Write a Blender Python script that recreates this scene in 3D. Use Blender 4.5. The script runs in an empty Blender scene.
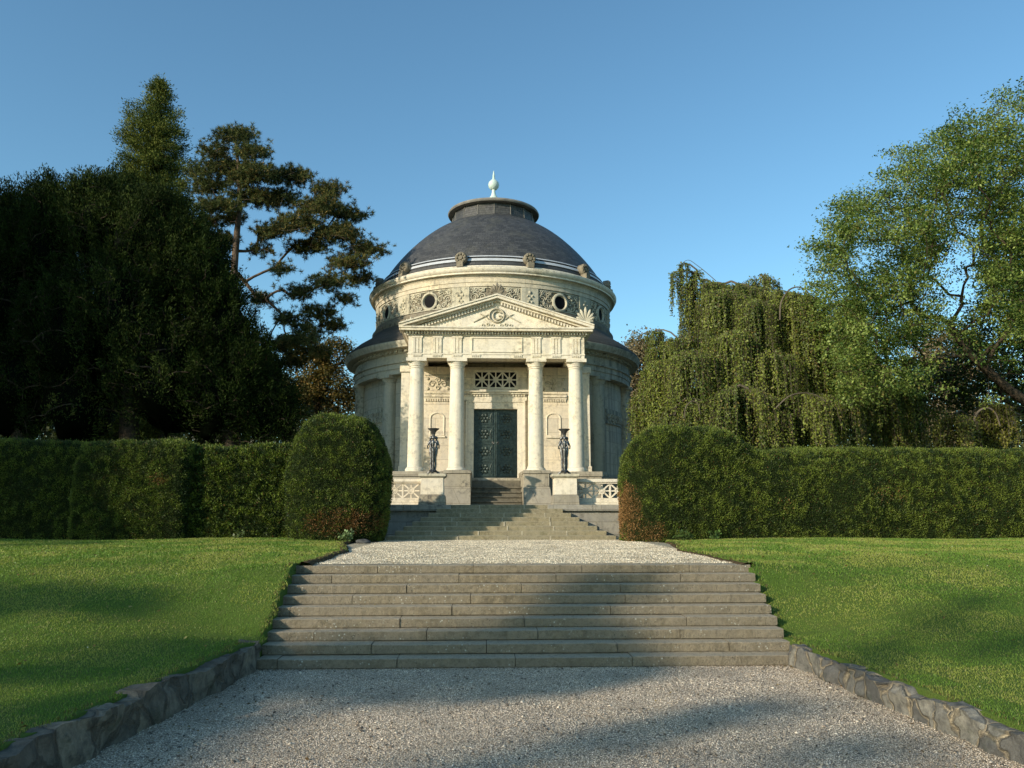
import bpy, math, random
import numpy as np
from math import sin, cos, tan, pi, radians, sqrt, atan2, hypot
from mathutils import noise, Vector

rng = np.random.default_rng(7)
random.seed(7)
COL = bpy.context.scene.collection

# ------------------------------------------------------------------ camera
CX, CZ = -0.58, 1.785
PITCH, YAW, FPX = radians(9.0), radians(2.3), 796.0
cam_d = bpy.data.cameras.new('camera')
cam_d.lens = FPX / 1024 * 36
cam_d.sensor_width = 36
cam_d.clip_end = 3000
cam = bpy.data.objects.new('camera', cam_d)
COL.objects.link(cam)
cam.location = (CX, 0, CZ)
cam.rotation_euler = (pi / 2 + PITCH, 0, -YAW)
bpy.context.scene.camera = cam
_f = np.array([sin(YAW) * cos(PITCH), cos(YAW) * cos(PITCH), sin(PITCH)])
_r = np.array([cos(YAW), -sin(YAW), 0])
_u = np.cross(_r, _f)


def at(x, y, Y):
    """world point seen at pixel x,y standing at depth Y"""
    d = _f + _r * (x - 512) / FPX + _u * (384 - y) / FPX
    return np.array([CX, 0, CZ]) + d * Y / d[1]


# ------------------------------------------------------------------ helpers
def tag(o, label=None, cat=None, group=None, kind=None):
    if label: o['label'] = label
    if cat: o['category'] = cat
    if group: o['group'] = group
    if kind: o['kind'] = kind
    return o


def empty(name, loc, label, cat, group=None):
    o = bpy.data.objects.new(name, None)
    COL.objects.link(o)
    o.location = loc
    o.empty_display_size = .2
    return tag(o, label, cat, group)


def rootloc(p):
    while p.parent is not None:
        p = p.parent
    return np.array(p.location)


def mesh_np(name, V, Fc, mat, parent=None, col=None, smooth=False):
    """V (n,3); Fc (m,k) index array or list of those; col (n,3) point colours"""
    V = np.asarray(V, dtype=np.float32).reshape(-1, 3)
    if parent is not None:
        V = V - rootloc(parent).astype(np.float32)
    if not isinstance(Fc, list):
        Fc = [Fc]
    me = bpy.data.meshes.new(name)
    me.vertices.add(len(V))
    me.vertices.foreach_set('co', V.ravel())
    tot = sum(f.size for f in Fc)
    me.loops.add(tot)
    me.loops.foreach_set('vertex_index', np.concatenate([f.ravel() for f in Fc]).astype(np.int32))
    sizes = np.concatenate([np.full(len(f), f.shape[1]) for f in Fc])
    starts = np.concatenate([[0], np.cumsum(sizes)[:-1]]).astype(np.int32)
    me.polygons.add(len(sizes))
    me.polygons.foreach_set('loop_start', starts)
    if smooth:
        me.polygons.foreach_set('use_smooth', np.ones(len(sizes), dtype=bool))
    me.update(calc_edges=True)
    if col is not None:
        a = me.color_attributes.new('Col', 'FLOAT_COLOR', 'POINT')
        c = np.ones((len(V), 4), dtype=np.float32)
        c[:, :3] = col
        a.data.foreach_set('color', c.ravel())
    me.materials.append(mat)
    o = bpy.data.objects.new(name, me)
    COL.objects.link(o)
    if parent is not None:
        o.parent = parent
    return o


class MB:
    """collects simple solids in world space"""
    def __init__(s):
        s.v, s.f, s.c = [], [], []
        s.col = None

    def add(s, vs, fs):
        n = len(s.v)
        s.v += [tuple(p) for p in vs]
        if s.col is not None: s.c += [s.col] * len(vs)
        s.f += [tuple(i + n for i in f) for f in fs]

    def box(s, x0, x1, y0, y1, z0, z1, j=0.):
        r = lambda: random.uniform(-j, j)
        vs = [(x + r(), y + r(), z + r()) for z in (z0, z1) for (x, y) in ((x0, y0), (x1, y0), (x1, y1), (x0, y1))]
        s.add(vs, [(3, 2, 1, 0), (4, 5, 6, 7), (0, 1, 5, 4), (1, 2, 6, 5), (2, 3, 7, 6), (3, 0, 4, 7)])

    def hexa(s, vs):
        s.add(vs, [(3, 2, 1, 0), (4, 5, 6, 7), (0, 1, 5, 4), (1, 2, 6, 5), (2, 3, 7, 6), (3, 0, 4, 7)])

    def lathe(s, prof, c=(0, 0), n=64, a0=0., a1=2 * pi):
        full = abs(a1 - a0 - 2 * pi) < 1e-6
        m = n if full else n + 1
        vs, fs = [], []
        for i in range(m):
            a = a0 + (a1 - a0) * i / n
            for (r, z) in prof:
                vs.append((c[0] + r * sin(a), c[1] - r * cos(a), z))
        k = len(prof)
        for i in range(n):
            i2 = (i + 1) % m
            for j in range(k - 1):
                fs.append((i * k + j, i2 * k + j, i2 * k + j + 1, i * k + j + 1))
        s.add(vs, fs)

    def tube(s, pts, rad, n=8, cap=True):
        pts = [Vector(p) for p in pts]
        if not hasattr(rad, '__len__'): rad = [rad] * len(pts)
        vs, fs = [], []
        up = None
        for i, p in enumerate(pts):
            t = (pts[min(i + 1, len(pts) - 1)] - pts[max(i - 1, 0)]).normalized()
            if up is None:
                up = Vector((0, 0, 1)) if abs(t.z) < .9 else Vector((1, 0, 0))
            a = t.cross(up).normalized()
            b = a.cross(t).normalized()
            up = b
            for k in range(n):
                q = 2 * pi * k / n
                vs.append(p + (a * cos(q) + b * sin(q)) * rad[i])
        for i in range(len(pts) - 1):
            for k in range(n):
                k2 = (k + 1) % n
                fs.append((i * n + k, i * n + k2, (i + 1) * n + k2, (i + 1) * n + k))
        if cap:
            fs.append(tuple(range(n - 1, -1, -1)))
            fs.append(tuple((len(pts) - 1) * n + k for k in range(n)))
        s.add(vs, fs)

    def ball(s, c, r, nu=10, nv=6):
        if not hasattr(r, '__len__'): r = (r, r, r)
        vs, fs = [], []
        for j in range(nv + 1):
            ph = pi * j / nv
            for i in range(nu):
                th = 2 * pi * i / nu
                vs.append((c[0] + r[0] * sin(ph) * cos(th), c[1] + r[1] * sin(ph) * sin(th), c[2] - r[2] * cos(ph)))
        for j in range(nv):
            for i in range(nu):
                i2 = (i + 1) % nu
                fs.append((j * nu + i, j * nu + i2, (j + 1) * nu + i2, (j + 1) * nu + i))
        s.add(vs, fs)

    def build(s, name, mat, parent=None, smooth=None, bevel=0, loc=None):
        me = bpy.data.meshes.new(name)
        if parent is not None and loc is None:
            o0 = rootloc(parent)
            vs = [(a - o0[0], b - o0[1], c - o0[2]) for a, b, c in s.v]
        else:
            vs = s.v
        me.from_pydata([tuple(map(float, v)) for v in vs], [], s.f)
        me.update()
        if s.c:
            a = me.color_attributes.new('Col', 'FLOAT_COLOR', 'POINT')
            a.data.foreach_set('color', np.array([(*c, 1) for c in s.c], dtype=np.float32).ravel())
        me.materials.append(mat)
        if smooth:
            me.polygons.foreach_set('use_smooth', np.ones(len(me.polygons), dtype=bool))
            me.set_sharp_from_angle(angle=radians(smooth))
        o = bpy.data.objects.new(name, me)
        COL.objects.link(o)
        if parent is not None: o.parent = parent
        if loc is not None: o.location = loc
        if bevel:
            b = o.modifiers.new('bevel', 'BEVEL')
            b.width = bevel; b.segments = 2; b.limit_method = 'ANGLE'; b.angle_limit = radians(40)
        return o


def copy_tree(o, parent=None):
    c = o.copy()
    COL.objects.link(c)
    c.parent = parent
    for ch in [x for x in bpy.data.objects if x.parent == o]:
        copy_tree(ch, c)
    return c


# ------------------------------------------------------------------ materials
def newmat(name):
    m = bpy.data.materials.new(name)
    m.use_nodes = True
    nt = m.node_tree
    nt.nodes.clear()
    out = nt.nodes.new('ShaderNodeOutputMaterial')
    return m, nt, out


class N:
    def __init__(s, nt): s.nt = nt

    def __call__(s, typ, ins=None, **kw):
        n = s.nt.nodes.new(typ)
        for k, v in kw.items(): setattr(n, k, v)
        for k, v in (ins or {}).items():
            if isinstance(v, bpy.types.NodeSocket): s.nt.links.new(v, n.inputs[k])
            else: n.inputs[k].default_value = v
        return n

    def math(s, op, a, b=0.5, c=None, clamp=False):
        d = {0: a, 1: b}
        if c is not None: d[2] = c
        return s('ShaderNodeMath', d, operation=op, use_clamp=clamp).outputs[0]

    def mix(s, f, a, b, mode='MIX'):
        n = s('ShaderNodeMix', data_type='RGBA', blend_type=mode)
        for k, v in ((0, f), (6, a), (7, b)):
            if isinstance(v, bpy.types.NodeSocket): s.nt.links.new(v, n.inputs[k])
            else: n.inputs[k].default_value = v if k == 0 else (*v[:3], 1)
        return n.outputs[2]

    def noise(s, vec, scale, detail=4, rough=.55, dist=0.):
        n = s('ShaderNodeTexNoise', {'Scale': scale, 'Detail': detail, 'Roughness': rough, 'Distortion': dist})
        if vec is not None: s.nt.links.new(vec, n.inputs['Vector'])
        return n.outputs[0]

    def ramp(s, f, lo, hi):
        return s('ShaderNodeMapRange', {0: f, 1: lo, 2: hi}, clamp=True).outputs[0]


def stone_mat(name, base, dark, joints=None, jw=1.0, jh=.42, grime=.5, fine=1., moss=None, rough=.85, bump=.35, white=0, streak=0.5, R=1., side=0., ledge=.55):
    m, nt, out = newmat(name)
    g = N(nt)
    tc = g('ShaderNodeTexCoord')
    geo = g('ShaderNodeNewGeometry')
    pos = geo.outputs['Position']
    n1 = g.noise(pos, .9, 6, .65)
    n2 = g.noise(pos, 7 * fine, 6, .7)
    n3 = g.noise(pos, 45 * fine, 4, .7)
    sx = g('ShaderNodeSeparateXYZ', {0: pos})
    # vertical streaks of weathering
    vs = g('ShaderNodeVectorMath', {0: pos, 1: (5., 5., .35)}, operation='MULTIPLY').outputs[0]
    n4 = g.noise(vs, 1.0, 5, .6)
    c = g.mix(g.ramp(n2, .35, .68), base, tuple(b * .78 for b in base))
    c = g.mix(g.math('MULTIPLY', g.ramp(n1, .45, .7), .55), c, tuple(b * k for b, k in zip(base, (1.08, 1.0, .78))))
    h = n2
    if joints:
        if joints == 'cyl':
            ang = g.math('MULTIPLY', g.math('ARCTAN2', g.math('SUBTRACT', sx.outputs[0], 0.), g.math('SUBTRACT', sx.outputs[1], 36.5)), R)
            vec = g('ShaderNodeCombineXYZ', {0: ang, 1: sx.outputs[2], 2: 0.}).outputs[0]
        else:
            vec = g('ShaderNodeCombineXYZ', {0: g.math('ADD', sx.outputs[0], g.math('MULTIPLY', sx.outputs[1], 1.)), 1: sx.outputs[2], 2: 0.}).outputs[0]
        br = g('ShaderNodeTexBrick', {'Vector': vec, 'Color1': (.80, .80, .80, 1), 'Color2': (1.10, 1.07, 1.02, 1), 'Mortar': (.42, .38, .32, 1), 'Scale': 1., 'Mortar Size': .008, 'Mortar Smooth': .3, 'Brick Width': jw, 'Row Height': jh})
        c = g.mix(1., c, br.outputs['Color'], 'MULTIPLY')
    gr = g.math('MULTIPLY', g.math('ADD', g.math('MULTIPLY', g.ramp(n4, .5, .75), streak), g.ramp(g.math('MULTIPLY', n1, n2), .27, .42)), grime, clamp=True)
    c = g.mix(gr, c, dark)
    if side:  # right-facing round walls darkened: shade painted in along with weathering
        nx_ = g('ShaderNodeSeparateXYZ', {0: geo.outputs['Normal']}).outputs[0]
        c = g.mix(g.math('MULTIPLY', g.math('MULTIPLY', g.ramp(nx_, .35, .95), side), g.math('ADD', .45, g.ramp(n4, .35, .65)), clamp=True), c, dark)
    # dirt gathers on ledges that face up
    nz = g('ShaderNodeSeparateXYZ', {0: geo.outputs['Normal']}).outputs[2]
    led = g.math('MULTIPLY', g.ramp(nz, .5, .95), ledge if moss is None else 0.)
    c = g.mix(led, c, dark)
    if moss is not None:
        c = g.mix(g.math('MULTIPLY', g.ramp(g.noise(pos, 5, 6, .75), .52, .68), .8), c, moss)
        c = g.mix(g.math('MULTIPLY', g.ramp(nz, .5, .95), .8), c, tuple(min(1, 1.9 * b) for b in base))  # treads paled: extra light painted into up-facing stone
    if white:
        v = g('ShaderNodeTexVoronoi', {'Vector': pos, 'Scale': 22., 'Randomness': 1.})
        spots = g.math('MULTIPLY', g.ramp(v.outputs['Distance'], .26, .14), g.ramp(g.noise(pos, 2.2, 4, .7), .5, .62))
        c = g.mix(g.math('MULTIPLY', spots, white), c, (.55, .55, .48))
        d2 = g('ShaderNodeTexVoronoi', {'Vector': pos, 'Scale': 33., 'Randomness': 1.})
        sp2 = g.math('MULTIPLY', g.ramp(d2.outputs['Distance'], .28, .12), g.ramp(g.noise(pos, 3.7, 4, .7), .46, .6))
        c = g.mix(g.math('MULTIPLY', sp2, white), c, (.03, .03, .025))
        c = g.mix(g.math('MULTIPLY', g.ramp(g.noise(pos, 22, 6, .8), .51, .63), .6), c, tuple(b * .35 for b in base))
        c = g.mix(g.math('MULTIPLY', g.ramp(g.noise(pos, 34, 5, .8, .3), .60, .68), .5), c, (.42, .39, .31))
    c = g.mix(.18, c, g.mix(n3, (0, 0, 0), tuple(min(1, 2 * b) for b in base)))
    hh = g.math('ADD', g.math('MULTIPLY', n3, .5), n2)
    bp = g('ShaderNodeBump', {'Strength': bump, 'Distance': .03, 'Height': hh})
    b = g('ShaderNodeBsdfPrincipled', {'Base Color': c, 'Roughness': rough, 'Normal': bp.outputs[0], 'Specular IOR Level': .25})
    nt.links.new(b.outputs[0], out.inputs[0])
    return m


def simple_mat(name, a, b, scale=5., rough=.7, bump=.2, metal=0., det=5, dist=.02):
    m, nt, out = newmat(name)
    g = N(nt)
    pos = g('ShaderNodeNewGeometry').outputs['Position']
    n = g.noise(pos, scale, det, .65)
    c = g.mix(g.ramp(n, .35, .65), a, b)
    bp = g('ShaderNodeBump', {'Strength': bump, 'Distance': dist, 'Height': n})
    s = g('ShaderNodeBsdfPrincipled', {'Base Color': c, 'Roughness': rough, 'Metallic': metal, 'Normal': bp.outputs[0], 'Specular IOR Level': .5 if rough < .8 else .05})
    nt.links.new(s.outputs[0], out.inputs[0])
    return m


def attr_mat(name, trans=.3, rough=.6, spec=.25, boost=1.):
    m, nt, out = newmat(name)
    g = N(nt)
    a = g('ShaderNodeAttribute', attribute_name='Col')
    c = a.outputs['Color']
    if boost != 1: c = g.mix(1., c, (boost, boost, boost), 'MULTIPLY')
    s = g('ShaderNodeBsdfPrincipled', {'Base Color': c, 'Roughness': rough, 'Specular IOR Level': spec})
    if trans:
        t = g('ShaderNodeBsdfTranslucent', {'Color': g.mix(1., c, (1.2, 1.3, .5), 'MULTIPLY')})
        x = g('ShaderNodeMixShader', {0: trans, 1: s.outputs[0], 2: t.outputs[0]})
        nt.links.new(x.outputs[0], out.inputs[0])
    else:
        nt.links.new(s.outputs[0], out.inputs[0])
    return m


M = {}
CREAM = (.73, .635, .46)
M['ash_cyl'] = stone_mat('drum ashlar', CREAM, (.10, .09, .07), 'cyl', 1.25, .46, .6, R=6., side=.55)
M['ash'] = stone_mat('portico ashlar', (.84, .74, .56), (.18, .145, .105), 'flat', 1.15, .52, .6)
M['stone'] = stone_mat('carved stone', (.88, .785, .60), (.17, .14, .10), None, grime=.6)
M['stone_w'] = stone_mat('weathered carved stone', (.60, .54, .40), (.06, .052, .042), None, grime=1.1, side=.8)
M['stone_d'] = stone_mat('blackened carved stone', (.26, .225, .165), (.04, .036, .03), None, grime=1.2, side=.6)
M['base'] = stone_mat('plinth stone', (.40, .36, .28), (.09, .08, .065), 'flat', 1.3, .5, 1.1)
M['wall'] = stone_mat('terrace stone', (.36, .34, .29), (.07, .068, .06), 'flat', 1.4, .36, .8, bump=.6)
M['step'] = stone_mat('step sandstone', (.25, .21, .15), (.07, .057, .038), None, grime=.6, moss=(.12, .10, .06), white=1., bump=1., fine=1.3)
M['ustep'] = stone_mat('upper step sandstone', (.30, .26, .17), (.08, .07, .045), None, grime=.7, moss=(.12, .11, .055), bump=.7, white=.6)
M['porchstep'] = stone_mat('porch step in painted shade', (.17, .15, .11), (.05, .045, .035), None, grime=1., bump=.6)  # dark tone paints the shade of the stair recess into the stone
M['joint'] = simple_mat('lime joint', (.5, .45, .34), (.3, .27, .2), 9, .9)
M['core'] = simple_mat('dark joint core', (.03, .025, .018), (.05, .04, .03), 9, .95)
M['bronze'] = simple_mat('dark cast bronze', (.10, .10, .10), (.26, .26, .25), 14, .38, .5, .85)
M['door'] = simple_mat('green bronze door', (.018, .030, .026), (.06, .085, .072), 11, .4, .7, .35)
M['verd'] = simple_mat('pale copper patina', (.46, .58, .52), (.6, .7, .64), 6, .6, .1)
M['dark'] = simple_mat('dark glass', (.010, .010, .011), (.018, .018, .02), 3, .85, 0)
M['zinc'] = simple_mat('bright zinc flashing', (.42, .44, .46), (.55, .56, .57), 3, .5, .05)
M['lead'] = simple_mat('weathered lead', (.26, .24, .20), (.14, .13, .115), 3, .7, .2)
M['bark'] = simple_mat('grey brown bark', (.085, .065, .045), (.035, .027, .02), 9, .95, .9, dist=.05)
M['bark_pine'] = simple_mat('grey pine bark', (.19, .14, .10), (.08, .06, .045), 7, .95, .9, dist=.05)
M['bark_smooth'] = simple_mat('smooth grey bark', (.16, .135, .10), (.08, .065, .05), 5, .85, .4)
M['leaf'] = attr_mat('leaf', .32, .5, .3)
M['needle'] = attr_mat('needle', .12, .7, .06)
M['yew'] = attr_mat('clipped yew sprig', .15, .55, .3)
M['grass'] = attr_mat('grass blade', .3, .55, .3)
M['pebble'] = attr_mat('pebble', 0, .8, .3)


M['roof_d'] = stone_mat('dark lower roofing', (.085, .078, .066), (.03, .028, .025), 'cyl', .5, .22, .8, R=6., ledge=0., bump=.6)


def slate_mat():
    m, nt, out = newmat('slate roofing')
    g = N(nt)
    pos = g('ShaderNodeNewGeometry').outputs['Position']
    sx = g('ShaderNodeSeparateXYZ', {0: pos})
    ang = g.math('MULTIPLY', g.math('ARCTAN2', sx.outputs[0], g.math('SUBTRACT', sx.outputs[1], 36.5)), 5.)
    vec = g('ShaderNodeCombineXYZ', {0: ang, 1: sx.outputs[2], 2: 0.}).outputs[0]
    br = g('ShaderNodeTexBrick', {'Vector': vec, 'Color1': (.036, .037, .038, 1), 'Color2': (.070, .070, .070, 1), 'Mortar': (.015, .015, .016, 1), 'Scale': 1., 'Mortar Size': .006, 'Brick Width': .26, 'Row Height': .11, 'Mortar Smooth': .4})
    c = g.mix(g.math('MULTIPLY', g.ramp(g.noise(pos, 1.1, 6, .7), .5, .72), .5), br.outputs['Color'], (.10, .095, .07))
    bp = g('ShaderNodeBump', {'Strength': .5, 'Distance': .02, 'Height': g.math('ADD', br.outputs['Fac'], g.noise(pos, 12, 4))}, invert=True)
    s = g('ShaderNodeBsdfPrincipled', {'Base Color': c, 'Roughness': .62, 'Normal': bp.outputs[0]})
    nt.links.new(s.outputs[0], out.inputs[0])
    return m


M['slate'] = slate_mat()


def gravel_mat(name, tintc, scale=58.):
    m, nt, out = newmat(name)
    g = N(nt)
    pos = g('ShaderNodeNewGeometry').outputs['Position']
    v = g('ShaderNodeTexVoronoi', {'Vector': pos, 'Scale': scale})
    v2 = g('ShaderNodeTexVoronoi', {'Vector': pos, 'Scale': scale * 2.3})
    val = g('ShaderNodeSeparateColor', {0: v.outputs['Color']}).outputs[0]
    c = g.mix(val, tuple(t * .45 for t in tintc), tuple(min(1, t * 1.35) for t in tintc))
    c = g.mix(g.ramp(v.outputs['Distance'], .3, .75), c, tuple(t * .25 for t in tintc))
    big = g.noise(pos, .8, 6, .7)
    c = g.mix(g.math('MULTIPLY', g.ramp(big, .45, .7), .45), c, tuple(t * k for t, k in zip(tintc, (.62, .58, .5))))
    h = g.math('ADD', g.math('MULTIPLY', v.outputs['Distance'], -1.), g.math('MULTIPLY', v2.outputs['Distance'], -.4))
    h = g.math('ADD', h, g.math('MULTIPLY', g.noise(pos, 3., 5, .6), 1.5))
    bp = g('ShaderNodeBump', {'Strength': .9, 'Distance': .012, 'Height': h})
    s = g('ShaderNodeBsdfPrincipled', {'Base Color': c, 'Roughness': .85, 'Normal': bp.outputs[0], 'Specular IOR Level': .2})
    nt.links.new(s.outputs[0], out.inputs[0])
    return m


M['gravel'] = gravel_mat('pale gravel', (.70, .58, .44), 75.)
M['gravel2'] = gravel_mat('warm gravel', (.80, .68, .49), 60.)


def ground_mat(name, a, b, c3):
    m, nt, out = newmat(name)
    g = N(nt)
    pos = g('ShaderNodeNewGeometry').outputs['Position']
    c = g.mix(g.ramp(g.noise(pos, .7, 6, .65), .4, .65), a, b)
    c = g.mix(g.math('MULTIPLY', g.ramp(g.noise(pos, 3.1, 6, .7), .5, .7), .6), c, c3)
    n = g.noise(pos, 60, 3, .7)
    c = g.mix(.4, c, g.mix(n, (0, 0, 0), tuple(2 * x for x in a)))
    bp = g('ShaderNodeBump', {'Strength': 1., 'Distance': .03, 'Height': n})
    s = g('ShaderNodeBsdfPrincipled', {'Base Color': c, 'Roughness': .9, 'Normal': bp.outputs[0], 'Specular IOR Level': .1})
    nt.links.new(s.outputs[0], out.inputs[0])
    return m


M['turf'] = ground_mat('turf soil', (.09, .15, .025), (.13, .17, .035), (.15, .14, .05))
M['field'] = ground_mat('rough ground', (.04, .05, .02), (.055, .06, .025), (.06, .05, .03))


def rubble_mat(name, stone_a, stone_b, mortar, sc=3.2):
    m, nt, out = newmat(name)
    g = N(nt)
    pos = g('ShaderNodeNewGeometry').outputs['Position']
    w = g('ShaderNodeVectorMath', {0: pos, 1: g('ShaderNodeVectorMath', {0: g('ShaderNodeTexNoise', {'Vector': pos, 'Scale': 3.}).outputs[1], 1: (.22, .22, .22)}, operation='MULTIPLY').outputs[0]}, operation='ADD').outputs[0]
    w = g('ShaderNodeVectorMath', {0: w, 1: (1., 1., .68)}, operation='MULTIPLY').outputs[0]
    v = g('ShaderNodeTexVoronoi', {'Vector': w, 'Scale': sc}, feature='DISTANCE_TO_EDGE')
    vc = g('ShaderNodeTexVoronoi', {'Vector': w, 'Scale': sc})
    val = g('ShaderNodeSeparateColor', {0: vc.outputs['Color']}).outputs[0]
    c = g.mix(val, stone_a, stone_b)
    n = g.noise(pos, 9, 6, .75)
    c = g.mix(g.ramp(n, .4, .7), c, tuple(x * .45 for x in stone_a))
    e = g.ramp(g.math('ADD', v.outputs['Distance'], g.math('MULTIPLY', g.math('SUBTRACT', n, .5), .22)), .0, .07)
    c = g.mix(e, mortar, c)
    c = g.mix(g.math('MULTIPLY', g.ramp(g.noise(pos, 4, 5, .7), .55, .7), .6), c, (.03, .04, .015))
    h = g.math('ADD', e, g.math('MULTIPLY', n, .8))
    bp = g('ShaderNodeBump', {'Strength': 1., 'Distance': .035, 'Height': h})
    s = g('ShaderNodeBsdfPrincipled', {'Base Color': c, 'Roughness': .85, 'Normal': bp.outputs[0]})
    nt.links.new(s.outputs[0], out.inputs[0])
    return m


M['rubble'] = rubble_mat('rubble basalt wall', (.115, .11, .10), (.25, .23, .185), (.36, .29, .19), 3.6)
M['rubble_d'] = rubble_mat('dark rubble', (.10, .088, .068), (.24, .20, .14), (.14, .115, .08), 3.)

# ------------------------------------------------------------------ light
AZ, EL = radians(51.), radians(19.)
tosun = Vector((-sin(AZ) * cos(EL), -cos(AZ) * cos(EL), sin(EL)))
sd = bpy.data.lights.new('sun', 'SUN')
sd.energy = 5.0
sd.angle = radians(.53)
sd.color = (1., .88, .70)
so = bpy.data.objects.new('sun', sd)
COL.objects.link(so)
so.rotation_euler = tosun.to_track_quat('Z', 'Y').to_euler()
so.location = (-20, -20, 30)

w = bpy.data.worlds.new('World')
bpy.context.scene.world = w
w.use_nodes = True
nt = w.node_tree
g = N(nt)
bg = nt.nodes['Background']
sky = g('ShaderNodeTexSky', sky_type='NISHITA')
sky.sun_disc = False
sky.sun_elevation = EL
sky.sun_rotation = atan2(tosun.x, tosun.y)
sky.altitude = 60
sky.air_density = 1.0
sky.dust_density = .6
sky.ozone_density = 2.2
hs0 = g('ShaderNodeHueSaturation', {'Saturation': 1.06, 'Value': 1.12, 'Color': sky.outputs[0]})
hs = g.mix(1., hs0.outputs[0], (1.0, 1.25, 1.19), 'MULTIPLY')
nt.links.new(hs, bg.inputs[0])
bg.inputs[1].default_value = .15
sc = bpy.context.scene
sc.view_settings.view_transform = 'Standard'
sc.view_settings.look = 'None'
sc.view_settings.exposure = 0
sc.view_settings.gamma = 1
sc.cycles.max_bounces = 6
sc.cycles.transparent_max_bounces = 4
sc.cycles.use_denoising = True

# ------------------------------------------------------------------ terrain
def sstep(t):
    t = np.clip(t, 0, 1)
    return t * t * (3 - 2 * t)


def wall_x(Y, side):
    """inner face of the low retaining walls"""
    if side < 0: return -3.08 + (Y - 9.5) * .105
    return 3.07 - (Y - 9.5) * .055


def lawn_z(X, Y):
    X = np.asarray(X, float); Y = np.asarray(Y, float)
    lo = np.where(X < 0, .30, .235)
    z = lo + (1.04 - lo) * sstep((Y - 7.6) / 6.2)
    far = np.clip((np.abs(X) - 3.2) / 9, 0, 1)
    z = z + .22 * far * (1 - sstep((Y - 8.) / 5.)) + .05 * sstep((Y - 13) / 6.5)
    z = z + .02 * np.sin(X * .9 + 1) * np.sin(Y * .7) * np.clip((np.abs(X) - 3.3) * .7, 0, 1)
    ramp = np.clip(.02 + (Y - 9.4) * .45, 0, 1.04) + np.where(X < 0, .10, -.13 * (1 - sstep((Y - 11.2) / .6)))
    near = np.maximum(lo, np.minimum(ramp, 1.04))
    w_ = sstep((np.abs(X) - 3.15) / 2.4)
    return near * (1 - w_) + z * w_


def grid(xs, ys, fz):
    X, Y = np.meshgrid(xs, ys)
    Z = fz(X, Y)
    V = np.stack([X, Y, Z], -1).reshape(-1, 3)
    nx, ny = len(xs), len(ys)
    i = np.arange(ny - 1)[:, None] * nx + np.arange(nx - 1)[None]
    i = i.ravel()
    return V, np.stack([i, i + 1, i + nx + 1, i + nx], 1)


# far ground: one sheet to the horizon, kept below the lower gravel in front and level with the terrace park behind
xs = np.concatenate([[-1500, -400, -120, -60], np.linspace(-40, 40, 81), [60, 120, 400, 1500]])
ys = np.concatenate([[-400, -100, -50], np.linspace(-30, 60, 91), [100, 300, 900, 2500]])


def gz(X, Y):
    return np.where((np.abs(X) < 24) & (Y < 21) & (Y > -9), -.3, .94 + 0 * X) - np.where((Y <= -9), .99, 0)


V, F_ = grid(xs, ys, gz)
tag(mesh_np('ground', V, F_, M['field']), kind='structure')

# lower gravel court
V, F_ = grid(np.linspace(-4.9, 4.4, 60), np.linspace(-14, 9.9, 160), lambda X, Y: .003 * np.sin(X * 2.1 + Y) * np.cos(Y * 1.3) * np.clip((9.5 - Y), 0, 1))
tag(mesh_np('gravel_court', V, F_, M['gravel'], smooth=True), kind='structure')


def landing_edge(Y, s):
    t = np.clip((Y - 11.75) / 9.5, 0, 1)
    if s < 0: return -3.0 - .25 * t + .05 * np.sin(Y * 3) * .6 - .5 * sstep((Y - 15) / 4)
    return 3.25 + .1 * t + .05 * np.sin(Y * 2.3 + 1) * .6 + .6 * sstep((Y - 15) / 4)


ysl = np.linspace(11.85, 24.2, 60)
V = []
nx = 24
for Yv in ysl:
    a, b = landing_edge(Yv, -1) - .15, landing_edge(Yv, 1) + .15
    for k in range(nx):
        X = a + (b - a) * k / (nx - 1)
        e = min(k, nx - 1 - k)
        V.append((X, Yv, 1.008 + .004 * sin(X * 1.7 + Yv) - (.03 if e == 0 else 0)))
i = (np.arange(len(ysl) - 1)[:, None] * nx + np.arange(nx - 1)[None]).ravel()
tag(mesh_np('gravel_landing', V, np.stack([i, i + 1, i + nx + 1, i + nx], 1), M['gravel2'], smooth=True), kind='structure')


# lawns
def lawn(side, name):
    ysn = np.concatenate([np.linspace(-8, 5, 14), np.linspace(5.2, 12.6, 60), np.linspace(12.8, 20.5, 26)])
    V = []
    nx = 50
    for Yv in ysn:
        if Yv < 9.45: e = abs(wall_x(Yv, side)) + .09
        elif Yv < 11.8: e = 3.10 + .06 * (Yv - 9.5) / 2.2 if side < 0 else 3.12 + .18 * (Yv - 9.5) / 2.2
        else: e = abs(landing_edge(Yv, side))
        for k in range(nx):
            t = (k / (nx - 1)) ** 1.8
            X = side * (e + t * (26 - e))
            z = float(lawn_z(X, Yv))
            if k == 0: z -= .6
            if k == 1: X = side * (e + .004); z = float(lawn_z(X, Yv))
            V.append((X, Yv, z))
    i = (np.arange(len(ysn) - 1)[:, None] * nx + np.arange(nx - 1)[None]).ravel()
    F_ = np.stack([i, i + 1, i + nx + 1, i + nx], 1)
    if side < 0: F_ = F_[:, ::-1]
    o = mesh_np(name, V, F_, M['turf'], smooth=True)
    return tag(o, kind='structure')


lawn(-1, 'lawn'); lawn(1, 'lawn')


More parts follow.
